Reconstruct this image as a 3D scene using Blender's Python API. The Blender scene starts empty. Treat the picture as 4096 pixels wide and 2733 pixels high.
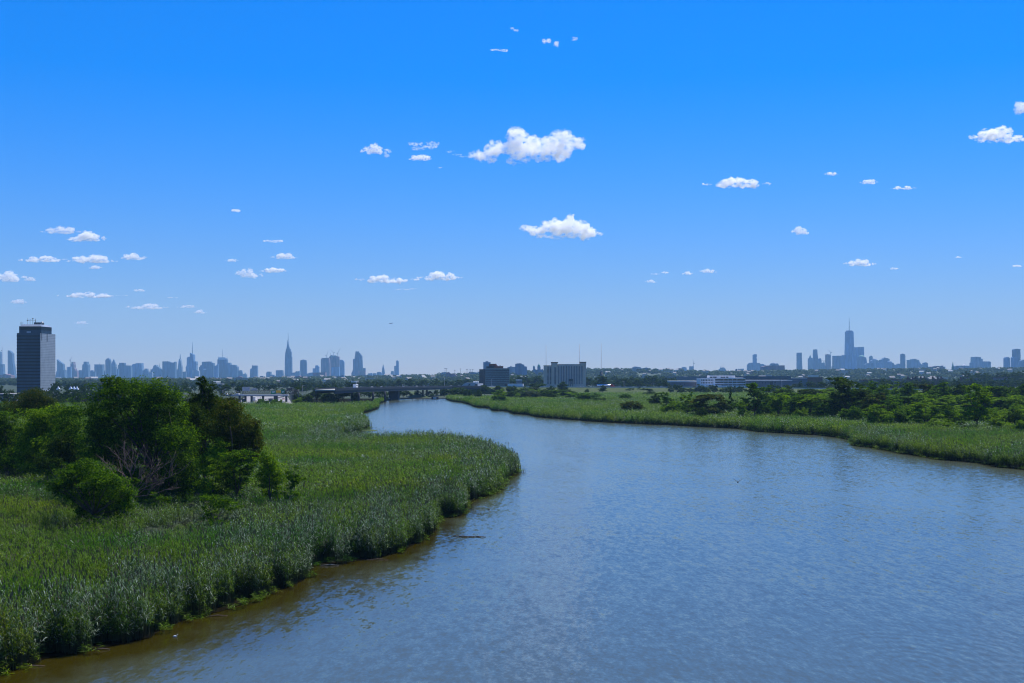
import bpy, math, random
import numpy as np
from mathutils import Vector

# ---------------------------------------------------------------- basics
F = 4900.0; HZ = 1505.0; CX = 2048.0; H = 22.0      # focal length in photo pixels, horizon row, centre column, camera height
sc = bpy.context.scene
COL = sc.collection
R = math.radians
rnd = random.Random(7)
nr = np.random.default_rng(7)

def P(x, y, D):                      # photo pixel seen at distance D -> world point
    return Vector(((x-CX)/F*D, D, H-(y-HZ)/F*D))
def PX(x, D): return (x-CX)/F*D
def PZ(y, D): return H-(y-HZ)/F*D
def GD(y, z=0.0): return (H-z)*F/(y-HZ)          # distance of a point of height z seen at row y

def tag(o, label=None, cat=None, group=None, kind=None):
    if label: o['label'] = label
    if cat: o['category'] = cat
    if group: o['group'] = group
    if kind: o['kind'] = kind
    return o
def empty(name, loc, label, cat, group=None, rz=0):
    o = bpy.data.objects.new(name, None); COL.objects.link(o)
    o.location = loc; o.rotation_euler = (0, 0, rz); o.empty_display_size = .5
    return tag(o, label, cat, group)
def copy_tree(o, parent=None):
    c = o.copy(); COL.objects.link(c); c.parent = parent
    for ch in list(o.children): copy_tree(ch, c)
    return c

class MB:
    """collects shapes into ONE mesh"""
    def __init__(s): s.v = []; s.f = []; s.m = []; s.sm = []
    def add(s, v, f, m=0, sm=False):
        o = len(s.v); s.v += [tuple(p) for p in v]
        for q in f: s.f.append([o+i for i in q]); s.m.append(m); s.sm.append(sm)
        return s
    def box(s, x0, x1, y0, y1, z0, z1, m=0):
        v = [(x, y, z) for z in (z0, z1) for y in (y0, y1) for x in (x0, x1)]
        return s.add(v, [(0,2,3,1),(4,5,7,6),(0,1,5,4),(2,6,7,3),(0,4,6,2),(1,3,7,5)], m)
    def frus(s, a, b, z0, z1, m=0):          # a, b = (x0,x1,y0,y1) bottom and top
        v = [(a[0],a[2],z0),(a[1],a[2],z0),(a[1],a[3],z0),(a[0],a[3],z0),(b[0],b[2],z1),(b[1],b[2],z1),(b[1],b[3],z1),(b[0],b[3],z1)]
        return s.add(v, [(3,2,1,0),(4,5,6,7),(0,1,5,4),(1,2,6,5),(2,3,7,6),(3,0,4,7)], m)
    def prism(s, poly, z0, z1, m=0):         # plan outline, counter-clockwise
        n = len(poly)
        v = [(p[0], p[1], z0) for p in poly]+[(p[0], p[1], z1) for p in poly]
        return s.add(v, [list(range(n))[::-1], list(range(n, 2*n))]+[(i, (i+1) % n, n+(i+1) % n, n+i) for i in range(n)], m)
    def elev(s, poly, y0, y1, m=0):          # elevation outline (x,z) given thickness y0..y1
        n = len(poly)
        v = [(p[0], y0, p[1]) for p in poly]+[(p[0], y1, p[1]) for p in poly]
        return s.add(v, [list(range(n)), list(range(n, 2*n))[::-1]]+[((i+1) % n, i, n+i, n+(i+1) % n) for i in range(n)], m)
    def tube(s, pts, rad, seg=6, m=0, sm=True):
        pts = [Vector(p) for p in pts]; v = []; f = []
        for i, p in enumerate(pts):
            d = (pts[min(i+1, len(pts)-1)]-pts[max(i-1, 0)]).normalized()
            u = d.cross(Vector((0, 0, 1)) if abs(d.z) < .95 else Vector((1, 0, 0))).normalized(); w = d.cross(u)
            r = rad[i] if hasattr(rad, '__len__') else rad
            for k in range(seg):
                a = 2*math.pi*k/seg; v.append(p+(u*math.cos(a)+w*math.sin(a))*r)
        for i in range(len(pts)-1):
            for k in range(seg):
                f.append((i*seg+k, i*seg+(k+1) % seg, (i+1)*seg+(k+1) % seg, (i+1)*seg+k))
        f.append(list(range(seg))[::-1]); f.append(list(range((len(pts)-1)*seg, len(pts)*seg)))
        return s.add(v, f, m, sm)
    def lathe(s, cx, cy, prof, seg=12, m=0, sm=True, sq=0):   # prof = [(r,z)]
        v = []; f = []
        for r, z in prof:
            for k in range(seg):
                a = 2*math.pi*(k+.5)/seg; v.append((cx+r*math.cos(a), cy+r*math.sin(a), z))
        for i in range(len(prof)-1):
            for k in range(seg): f.append((i*seg+k, i*seg+(k+1) % seg, (i+1)*seg+(k+1) % seg, (i+1)*seg+k))
        f.append(list(range(seg))[::-1]); f.append(list(range((len(prof)-1)*seg, len(prof)*seg)))
        return s.add(v, f, m, sm)
    def build(s, name, mats, parent=None, origin=None):
        me = bpy.data.meshes.new(name)
        og = Vector(origin) if origin is not None else Vector((0, 0, 0))
        me.from_pydata([(p[0]-og.x, p[1]-og.y, p[2]-og.z) for p in s.v], [], s.f)
        for mt in (mats if isinstance(mats, (list, tuple)) else [mats]): me.materials.append(mt)
        me.polygons.foreach_set('material_index', s.m); me.polygons.foreach_set('use_smooth', s.sm)
        me.update()
        o = bpy.data.objects.new(name, me); COL.objects.link(o)
        if parent: o.parent = parent
        elif origin is not None: o.location = og
        return o

def np_mesh(name, V, Fc, mats, mi=None, smooth=False):
    """V (n,3), Fc (m,k) all faces of one size"""
    me = bpy.data.meshes.new(name); k = Fc.shape[1]; m = len(Fc)
    me.vertices.add(len(V)); me.vertices.foreach_set('co', np.ascontiguousarray(V, dtype=np.float32).ravel())
    me.loops.add(m*k); me.loops.foreach_set('vertex_index', np.ascontiguousarray(Fc, dtype=np.int32).ravel())
    me.polygons.add(m); me.polygons.foreach_set('loop_start', np.arange(0, m*k, k, dtype=np.int32))
    for mt in mats: me.materials.append(mt)
    if mi is not None: me.polygons.foreach_set('material_index', np.ascontiguousarray(mi, dtype=np.int32))
    me.polygons.foreach_set('use_smooth', np.full(m, smooth))
    me.update(calc_edges=True)
    return me
def link(name, me, parent=None, loc=None):
    o = bpy.data.objects.new(name, me); COL.objects.link(o)
    if parent: o.parent = parent
    if loc is not None: o.location = loc
    return o

# ---------------------------------------------------------------- materials
def base(name):
    m = bpy.data.materials.new(name); m.use_nodes = True
    return m, m.node_tree.nodes, m.node_tree.links, m.node_tree.nodes['Principled BSDF']
def mk(name, c, var=.25, scale=.3, rough=.85, spec=.3, metal=0, stretch=(1, 1, 1), detail=5, c2=None):
    """a colour broken up by world-size noise"""
    m, n, l, b = base(name)
    tc = n.new('ShaderNodeTexCoord'); mp = n.new('ShaderNodeMapping'); mp.inputs['Scale'].default_value = stretch
    no = n.new('ShaderNodeTexNoise'); no.inputs['Scale'].default_value = scale; no.inputs['Detail'].default_value = detail
    l.new(tc.outputs['Object'], mp.inputs[0]); l.new(mp.outputs[0], no.inputs['Vector'])
    cr = n.new('ShaderNodeValToRGB'); cr.color_ramp.elements[0].position = .3; cr.color_ramp.elements[1].position = .7
    a = c2 or tuple(x*(1-var) for x in c)
    cr.color_ramp.elements[0].color = (*a, 1); cr.color_ramp.elements[1].color = (*[min(1, x*(1+var)) if not c2 else x for x in c], 1)
    l.new(no.outputs[0], cr.inputs[0]); l.new(cr.outputs[0], b.inputs['Base Color'])
    b.inputs['Roughness'].default_value = rough; b.inputs['Specular IOR Level'].default_value = spec; b.inputs['Metallic'].default_value = metal
    return m
def leafmat(name, cols, trans=.35, rough=.6, patch=None, spec=.02):
    """foliage: each leaf takes its own colour of the ramp, some light passes through"""
    m, n, l, b = base(name)
    ge = n.new('ShaderNodeNewGeometry'); cr = n.new('ShaderNodeValToRGB')
    e = cr.color_ramp.elements
    while len(e) < len(cols): e.new(.5)
    for i, c in enumerate(cols): e[i].position = i/(len(cols)-1); e[i].color = (*c, 1)
    l.new(ge.outputs['Random Per Island'], cr.inputs[0])
    out = cr.outputs[0]
    if patch:                                 # patches of another growth across the bed: (colour, scale, stretch, low, high)
        for pc, psc, pst, lo, hi in patch:
            tc = n.new('ShaderNodeTexCoord'); mp = n.new('ShaderNodeMapping'); mp.inputs['Scale'].default_value = pst
            no = n.new('ShaderNodeTexNoise'); no.inputs['Scale'].default_value = psc; no.inputs['Detail'].default_value = 3
            l.new(tc.outputs['Object'], mp.inputs[0]); l.new(mp.outputs[0], no.inputs['Vector'])
            mr = n.new('ShaderNodeMapRange'); mr.inputs[1].default_value = lo; mr.inputs[2].default_value = hi; l.new(no.outputs[0], mr.inputs[0])
            mx = n.new('ShaderNodeMix'); mx.data_type = 'RGBA'; mx.blend_type = 'MULTIPLY'; l.new(mr.outputs[0], mx.inputs[0]); l.new(out, mx.inputs[6]); mx.inputs[7].default_value = (*pc, 1)
            out = mx.outputs[2]
    l.new(out, b.inputs['Base Color']); b.inputs['Roughness'].default_value = rough; b.inputs['Specular IOR Level'].default_value = spec
    if trans:
        tr = n.new('ShaderNodeBsdfTranslucent'); l.new(out, tr.inputs[0])
        ms = n.new('ShaderNodeMixShader'); ms.inputs[0].default_value = trans
        l.new(b.outputs[0], ms.inputs[1]); l.new(tr.outputs[0], ms.inputs[2]); l.new(ms.outputs[0], n['Material Output'].inputs[0])
    return m
M = {}
M['bark'] = mk('bark', (.07, .055, .04), .4, 3)
M['dead'] = mk('dead_wood', (.15, .105, .085), .35, 4)
M['leaf'] = leafmat('leaf_green', [(.012, .048, .001), (.042, .108, .001), (.135, .25, .003)], .5)
M['leaf_dark'] = leafmat('leaf_dark', [(.010, .034, .001), (.026, .062, .001), (.07, .115, .003)], .45)
M['leaf_brown'] = leafmat('leaf_bronze', [(.022, .045, .001), (.042, .072, .001), (.085, .080, .003)], .45)
M['leaf_bright'] = leafmat('leaf_bright', [(.035, .10, .001), (.10, .20, .001), (.22, .34, .004)], .5)
M['leaf_grey'] = leafmat('leaf_greyish', [(.03, .055, .02), (.06, .09, .035), (.10, .14, .06)], .3)
M['leaf_far'] = leafmat('leaf_far', [(.016, .042, .005), (.030, .068, .006), (.060, .105, .012)], .35)
M['concrete'] = mk('concrete', (.30, .29, .27), .2, .4)
M['bridge'] = mk('bridge_paint', (.012, .018, .03), .25, .3, .6)
M['pier'] = mk('pier_concrete', (.03, .036, .048), .25, .3)
M['asphalt'] = mk('asphalt', (.25, .24, .235), .12, .2)
M['white'] = mk('white_paint', (.78, .78, .76), .06, .5, .5)
M['rail'] = mk('barrier', (.55, .52, .48), .15, .5)
M['steel'] = mk('galvanised_steel', (.33, .34, .36), .15, 1, .5, .5)
M['darksteel'] = mk('dark_steel', (.05, .05, .055), .2, 1, .5)
M['glass'] = mk('dark_glass', (.03, .04, .05), .3, .5, .12, .6)
M['tyre'] = mk('tyre_rubber', (.02, .02, .02), .2, 5, .8)
M['red'] = mk('red_paint', (.42, .03, .02), .15, 2, .35, .5)
M['yellow'] = mk('yellow_sign', (.75, .40, .01), .06, .5, .5)
M['green'] = mk('green_sign', (.01, .19, .10), .08, .5, .5)
M['grass_bank'] = mk('embankment_grass', (.045, .075, .008), .35, .15, c2=(.025, .05, .005))
M['mud'] = mk('mud', (.008, .007, .004), .3, .5, spec=0)
M['land'] = mk('plain', (.022, .036, .010), .4, .01)
M['hill'] = mk('hill_ground', (.045, .065, .035), .4, .01)

# ---------------------------------------------------------------- camera, sun, sky, haze
cam = bpy.data.cameras.new('camera'); cob = bpy.data.objects.new('camera', cam); COL.objects.link(cob); sc.camera = cob
cob.location = (0, 0, H); cob.rotation_euler = (R(90), 0, 0)
cam.sensor_width = 36; cam.lens = 36*F/4096; cam.shift_y = (HZ-1366.5)/4096; cam.clip_start = 1; cam.clip_end = 120000
SUN_EL, SUN_AZ = R(60), R(38)             # high, ahead and to the right
sd = Vector((math.sin(SUN_AZ)*math.cos(SUN_EL), math.cos(SUN_AZ)*math.cos(SUN_EL), math.sin(SUN_EL)))
sl = bpy.data.lights.new('sun', 'SUN'); sl.energy = 5.0; sl.angle = R(.5); sl.color = (1, .95, .86)
so = bpy.data.objects.new('sun', sl); COL.objects.link(so); so.rotation_euler = sd.to_track_quat('Z', 'Y').to_euler(); so.location = (0, 0, 300)
w = bpy.data.worlds.new('World'); sc.world = w; w.use_nodes = True
nt = w.node_tree; bg = nt.nodes['Background']
sky = nt.nodes.new('ShaderNodeTexSky'); sky.sky_type = 'NISHITA'; sky.sun_disc = False; sky.sun_elevation = SUN_EL; sky.sun_rotation = SUN_AZ
sky.air_density = 1.0; sky.dust_density = 0.0; sky.ozone_density = 8; sky.altitude = 0
hs = nt.nodes.new('ShaderNodeHueSaturation'); hs.inputs['Saturation'].default_value = 1.39; hs.inputs['Value'].default_value = 1.3
bl = nt.nodes.new('ShaderNodeMix'); bl.data_type = 'RGBA'; bl.blend_type = 'MULTIPLY'; bl.inputs[0].default_value = 1; bl.inputs[7].default_value = (1, .955, 1.28, 1)
nt.links.new(sky.outputs[0], hs.inputs['Color']); nt.links.new(hs.outputs[0], bl.inputs[6]); 
# tone of the sky: the pale band at the horizon held back as the camera's contrast does
sp = nt.nodes.new('ShaderNodeSeparateColor'); nt.links.new(bl.outputs[2], sp.inputs[0])
k1 = nt.nodes.new('ShaderNodeMath'); k1.operation = 'MULTIPLY_ADD'; nt.links.new(sp.outputs[1], k1.inputs[0]); k1.inputs[1].default_value = .1275; k1.inputs[2].default_value = 1
k2 = nt.nodes.new('ShaderNodeMath'); k2.operation = 'DIVIDE'; k2.inputs[0].default_value = 1.46; nt.links.new(k1.outputs[0], k2.inputs[1])
vs_ = nt.nodes.new('ShaderNodeVectorMath'); vs_.operation = 'SCALE'; nt.links.new(bl.outputs[2], vs_.inputs[0]); nt.links.new(k2.outputs[0], vs_.inputs['Scale']); nt.links.new(vs_.outputs[0], bg.inputs[0]); bg.inputs[1].default_value = .07
sc.view_settings.view_transform = 'Standard'; sc.view_settings.look = 'None'; sc.view_settings.exposure = .36; sc.view_settings.gamma = 1
hm = bpy.data.materials.new('haze'); hm.use_nodes = True; n = hm.node_tree; n.nodes.remove(n.nodes['Principled BSDF'])
pv = n.nodes.new('ShaderNodeVolumePrincipled'); pv.inputs['Color'].default_value = (.38, .70, 1, 1); pv.inputs['Density'].default_value = 4.2e-5; pv.inputs['Anisotropy'].default_value = 0.0
n.links.new(pv.outputs[0], n.nodes['Material Output'].inputs['Volume'])
tag(MB().box(-9500, 9500, -400, 16500, -3, 620).build('haze', hm), kind='stuff')
cy = sc.cycles
cy.volume_bounces = 24; cy.max_bounces = 26; cy.use_denoising = True; cy.filter_width = 1.15; cy.transparent_max_bounces = 8; cy.diffuse_bounces = 3

# ---------------------------------------------------------------- ground, river
LB = [(-150, 55), (-66, 68), (-46, 80)] + [(PX(x, GD(y)), GD(y)) for x, y in [(0, 2695), (92, 2673), (178, 2637), (334, 2609), (462, 2584), (600, 2553), (640, 2520), (660, 2506), (779, 2472), (891, 2445), (974, 2417), (1058, 2380), (1141, 2355), (1215, 2322), (1238, 2285), (1244, 2262),
      (1357, 2255), (1475, 2239), (1587, 2214), (1679, 2168), (1725, 2137), (1742, 2095), (1752, 2070), (1842, 2066), (1858, 2035), (1863, 2015), (1955, 1979), (2005, 1955), (2014, 1925), (2040, 1907)]] + \
     [(1.5, 280), (.5, 305), (-4, 336), (-13, 378), (-28, 405), (-42, 399), (-55, 403), (-63, 425), (-65, 445), (-62.5, 461), (-60, 492), (-60.5, 520), (-71, 590), (-87, 690), (-88.5, 728), (-88.6, 762), (-90.5, 806), (-91, 830), (-98.6, 900), (-105.8, 971), (-109, 1037), (-115, 1123), (-116, 1150)]
RB = [(PX(x, GD(y)), GD(y)) for x, y in [(1787, 1598), (1809, 1606), (1855, 1611), (1878, 1618), (1893, 1625), (1919, 1631), (1966, 1634), (1971, 1643), (2036, 1646), (2057, 1656), (2122, 1660), (2143, 1668), (2220, 1675), (2265, 1678), (2383, 1687), (2485, 1693), (2600, 1698), (2691, 1701), (2783, 1707), (2967, 1716), (3051, 1728), (3166, 1735), (3284, 1741), (3372, 1752), (3408, 1760), (3418, 1783), (3483, 1789), (3617, 1814), (3770, 1839), (3924, 1852), (4004, 1869), (4088, 1876), (4300, 1905), (4600, 1960)]]
tag(MB().box(-9000, 9000, -300, 16000, -2, -1).build('ground', M['land']), kind='structure')
tag(MB().prism(LB+[(-130, 1196), (-700, 1196), (-700, 55)], -1, .04).build('marsh_ground', M['mud']), kind='structure')
tag(MB().prism(RB[::-1]+[(-58, 1190), (-50, 1196), (700, 1196), (700, 200), (200, 190)][::1] if False else ([(-58, 1196)]+RB+[(240, 190), (700, 190), (700, 1196)]), -1, .04).build('marsh_ground', M['mud']), kind='structure')
tag(MB().prism([(-9000, 1195), (-116, 1195), (-107, 1185), (-95, 1190), (-76, 1203), (-57, 1190), (-50, 1195), (9000, 1195), (9000, 16000), (-9000, 16000)], -.9, .22).build('plain_ground', M['land']), kind='structure')

def water_mat():
    m, n, l, b = base('river_water')
    b.inputs['Roughness'].default_value = .14; b.inputs['IOR'].default_value = 1.33; b.inputs['Specular IOR Level'].default_value = .5
    tc = n.new('ShaderNodeTexCoord')
    def noise(scale, st=(1, 1, 1), det=3, rough=.5, dist=0):
        mp = n.new('ShaderNodeMapping'); mp.inputs['Scale'].default_value = st; l.new(tc.outputs['Object'], mp.inputs[0])
        no = n.new('ShaderNodeTexNoise'); no.inputs['Scale'].default_value = scale; no.inputs['Detail'].default_value = det; no.inputs['Roughness'].default_value = rough; no.inputs['Distortion'].default_value = dist
        l.new(mp.outputs[0], no.inputs['Vector']); return no.outputs[0]
    def mth(op, a, b_):
        q = n.new('ShaderNodeMath'); q.operation = op
        for i, v in enumerate((a, b_)):
            if isinstance(v, (int, float)): q.inputs[i].default_value = v
            else: l.new(v, q.inputs[i])
        return q.outputs[0]
    # silt colour drifting slowly
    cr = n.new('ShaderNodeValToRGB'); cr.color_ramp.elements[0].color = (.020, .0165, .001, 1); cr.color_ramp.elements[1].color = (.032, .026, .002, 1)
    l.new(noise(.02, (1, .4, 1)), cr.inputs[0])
    at = n.new('ShaderNodeAttribute'); at.attribute_name = 'depth'      # painted reflections: dark reeds as brown by the banks, sky as channel grey
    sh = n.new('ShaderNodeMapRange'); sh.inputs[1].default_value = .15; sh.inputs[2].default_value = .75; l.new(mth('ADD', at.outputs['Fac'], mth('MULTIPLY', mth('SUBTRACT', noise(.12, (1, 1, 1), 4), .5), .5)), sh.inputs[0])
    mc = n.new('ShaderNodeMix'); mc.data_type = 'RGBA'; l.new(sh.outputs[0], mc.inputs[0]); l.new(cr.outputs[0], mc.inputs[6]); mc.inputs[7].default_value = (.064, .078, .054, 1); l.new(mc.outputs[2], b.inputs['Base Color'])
    # wind ripples, weaker in the calm patches
    calm = n.new('ShaderNodeMapRange'); calm.inputs[1].default_value = .40; calm.inputs[2].default_value = .62; calm.inputs[3].default_value = .6; calm.inputs[4].default_value = 1.0
    l.new(noise(.03, (1, .55, 1), 4, .55, .6), calm.inputs[0])
    rip = mth('ADD', mth('ADD', mth('MULTIPLY', noise(2.2, (1, .45, 1), 2, .5), .03), mth('MULTIPLY', noise(1.0, (1, .32, 1), 2, .5), .10)), mth('MULTIPLY', noise(.3, (1, .35, 1), 2, .5), .07))
    rip = mth('MULTIPLY', rip, calm.outputs[0])
    # rings of a wake spreading in the near right corner
    rg = None
    for cx, cyy, wl in ((31.0, 92.0, 1.05), (37.0, 84.0, 1.2)):
        vs = n.new('ShaderNodeVectorMath'); vs.operation = 'SUBTRACT'; l.new(tc.outputs['Object'], vs.inputs[0]); vs.inputs[1].default_value = (cx, cyy, 0)
        sc2 = n.new('ShaderNodeVectorMath'); sc2.operation = 'MULTIPLY'; l.new(vs.outputs[0], sc2.inputs[0]); sc2.inputs[1].default_value = (1, .62, 1)
        ln = n.new('ShaderNodeVectorMath'); ln.operation = 'LENGTH'; l.new(sc2.outputs[0], ln.inputs[0])
        wob = mth('ADD', ln.outputs['Value'], mth('MULTIPLY', noise(.25), 1.1))
        s = mth('SINE', mth('MULTIPLY', wob, 2*math.pi/wl), 0)
        fade = n.new('ShaderNodeMapRange'); fade.inputs[1].default_value = 5; fade.inputs[2].default_value = 15; fade.inputs[3].default_value = 1; fade.inputs[4].default_value = 0; l.new(ln.outputs['Value'], fade.inputs[0])
        t = mth('MULTIPLY', mth('MULTIPLY', s, fade.outputs[0]), .006)
        rg = t if rg is None else mth('ADD', rg, t)
    bp = n.new('ShaderNodeBump'); bp.inputs['Strength'].default_value = 1; bp.inputs['Distance'].default_value = 1
    l.new(mth('ADD', rip, rg), bp.inputs['Height'])
    # wavelets: slopes added straight to the normal, so that they keep their bite far out
    acc = bp.outputs[0]
    for scale, st, amp in ((4.5, (1, .45, 1), .17), (1.6, (1, .32, 1), .22), (.5, (1, .28, 1), .08)):
        mp = n.new('ShaderNodeMapping'); mp.inputs['Scale'].default_value = st; l.new(tc.outputs['Object'], mp.inputs[0])
        no = n.new('ShaderNodeTexNoise'); no.inputs['Scale'].default_value = scale; no.inputs['Detail'].default_value = 2; l.new(mp.outputs[0], no.inputs['Vector'])
        v1 = n.new('ShaderNodeVectorMath'); v1.operation = 'SUBTRACT'; l.new(no.outputs['Color'], v1.inputs[0]); v1.inputs[1].default_value = (.5, .5, .5)
        v2 = n.new('ShaderNodeVectorMath'); v2.operation = 'MULTIPLY'; l.new(v1.outputs[0], v2.inputs[0]); v2.inputs[1].default_value = (amp*.7, amp, 0)
        v3 = n.new('ShaderNodeVectorMath'); v3.operation = 'SCALE'; l.new(v2.outputs[0], v3.inputs[0]); l.new(calm.outputs[0], v3.inputs['Scale'])
        v4 = n.new('ShaderNodeVectorMath'); v4.operation = 'ADD'; l.new(acc, v4.inputs[0]); l.new(v3.outputs[0], v4.inputs[1]); acc = v4.outputs[0]
    nz = n.new('ShaderNodeVectorMath'); nz.operation = 'NORMALIZE'; l.new(acc, nz.inputs[0]); l.new(nz.outputs[0], b.inputs['Normal'])
    return m
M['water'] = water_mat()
# ---------------------------------------------------------------- reeds
def seg_dist(X, Y, line):
    d = np.full(X.shape, 1e9)
    for (x0, y0), (x1, y1) in zip(line[:-1], line[1:]):
        dx, dy = x1-x0, y1-y0; L2 = dx*dx+dy*dy+1e-9
        t = np.clip(((X-x0)*dx+(Y-y0)*dy)/L2, 0, 1)
        d = np.minimum(d, np.hypot(X-x0-t*dx, Y-y0-t*dy))
    return d
def inside(X, Y, poly):
    c = np.zeros(X.shape, bool); n_ = len(poly)
    for i in range(n_):
        x0, y0 = poly[i]; x1, y1 = poly[(i+1) % n_]
        if y0 == y1: continue
        c ^= ((y0 > Y) != (y1 > Y)) & (X < (x1-x0)*(Y-y0)/(y1-y0)+x0)
    return c
def lump(X, Y, s, seed):                       # cheap smooth noise, -1..1
    g = np.random.default_rng(seed); o = 0
    for k in range(7):
        a = g.uniform(0, 2*math.pi); f = g.uniform(.6, 1.7)/s; o = o+np.sin((X*math.cos(a)+Y*math.sin(a))*f*2*math.pi+g.uniform(0, 6.3))
    return o/3.2

def tuft(stems, leaves, rad, h0, h1, ll, lw, seed, plume=.16, stemw=.018):
    """a clump of reed stems: arching pointed leaves; returns verts, tris, material index"""
    g = np.random.default_rng(seed); V = []; T = []; Mi = []
    def tri(*ids, m=0): T.append(ids); Mi.append(m)
    for s in range(stems):
        a = g.uniform(0, 2*math.pi); r = rad*math.sqrt(g.uniform()); bx, by = r*math.cos(a), r*math.sin(a)
        h = g.uniform(h0, h1); lean = np.array([-.10+g.normal(0, .09), g.normal(0, .09)])*h
        pos = lambda t: np.array([bx+lean[0]*t*t, by+lean[1]*t*t, h*t])
        o = len(V); w_ = np.array([math.cos(a), math.sin(a), 0])*stemw
        V += [pos(0)-w_, pos(0)+w_, pos(.5)+w_*.8, pos(.5)-w_*.8, pos(1)]; tri(o, o+1, o+2, m=2); tri(o, o+2, o+3, m=2); tri(o+3, o+2, o+4, m=2)
        for k in range(leaves):
            t = .30+.70*(k+g.uniform(.2, .9))/leaves; p = pos(min(t, 1))
            az = g.uniform(0, 2*math.pi); d = np.array([math.cos(az)-.45, math.sin(az), 0]); d /= np.linalg.norm(d)
            L_ = ll*g.uniform(.7, 1.2)*(1.15-.35*t); up = g.uniform(.45, 1.25); W = lw*g.uniform(.7, 1.2)
            sd_ = np.array([-d[1], d[0], g.uniform(-.5, .5)])*W/2
            mid = p+(d*.55+np.array([0, 0, up*.5]))*L_; tip = mid+(d*.55+np.array([0, 0, up*.5-.55]))*L_*.75
            o = len(V); V += [p-sd_*.4, p+sd_*.4, mid+sd_, mid-sd_, tip]
            tri(o, o+1, o+2); tri(o, o+2, o+3); tri(o+3, o+2, o+4)
        if g.uniform() < plume:
            p = pos(1); az = g.uniform(0, 6.28); q = np.array([math.cos(az), math.sin(az), 0])
            o = len(V); V += [p, p+q*.07+[0, 0, .17], p+[-.1, 0, .42], p-q*.07+[0, 0, .17]]; tri(o, o+1, o+2, m=1); tri(o, o+2, o+3, m=1)
    return np.array(V), np.array(T), np.array(Mi)

def scatter(protos, X, Y, Z, S, SZ, flag=None):
    """copies of the tufts merged into one block of arrays"""
    Vs = []; Ts = []; Ms = []; off = 0; pick = nr.integers(0, len(protos), len(X)); rot = nr.normal(0, .7, len(X))
    for k, (V, T, Mi) in enumerate(protos):
        i = np.where(pick == k)[0]
        if not len(i): continue
        c, s = np.cos(rot[i])[:, None], np.sin(rot[i])[:, None]; sx = S[i][:, None]
        vx = (V[None, :, 0]*c-V[None, :, 1]*s)*sx+X[i][:, None]; vy = (V[None, :, 0]*s+V[None, :, 1]*c)*sx+Y[i][:, None]; vz = V[None, :, 2]*SZ[i][:, None]+Z[i][:, None]
        Vs.append(np.stack([vx, vy, vz], 2).reshape(-1, 3))
        Ts.append((T[None]+(np.arange(len(i))*len(V))[:, None, None]+off).reshape(-1, 3)); Ms.append(np.tile(Mi, len(i)) if flag is None else np.where(flag[i][:, None] & (Mi == 0)[None], 4, Mi[None]).ravel()); off += len(i)*len(V)
    return np.concatenate(Vs), np.concatenate(Ts), np.concatenate(Ms)

near_t = [tuft(6, 8, .42, 2.2, 3.3, .52, .05, s) for s in range(7)]
mid_t = [tuft(6, 6, .8, 2.2, 3.3, .70, .085, 20+s, .2, .025) for s in range(7)]
far_t = [tuft(6, 4, 1.4, 2.2, 3.3, .95, .17, 40+s, .15, .04) for s in range(7)]
PATCH = [((1.25, 1.15, .3), .02, (1, 2.2, 0), .54, .64), ((.42, .74, .08), .024, (.7, 2.0, 0), .52, .60), ((1.2, 1.0, .9), .03, (.7, 2.5, 0), .56, .68)]
M['reed'] = leafmat('reed_leaf', [(.016, .055, .001), (.056, .125, .002), (.100, .205, .002), (.15, .25, .006), (.22, .31, .09)], .4, .5, PATCH, .04)
M['reed_silver_glint'] = leafmat('reed_glint_tips', [(.008, .040, .003), (.022, .075, .008), (.05, .11, .03), (.15, .22, .13), (.46, .54, .42)], .3, .5, None, .06)  # silvery leaves, the palest painting glints of sky and sun
M['reed_old'] = mk('reed_plume', (.10, .085, .045), .3, 2)
M['reed_stem'] = mk('reed_stem', (.04, .045, .012), .4, .5)
M['reed_under'] = mk('reed_gap_shade', (.010, .022, .003), .5, .9)

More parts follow.
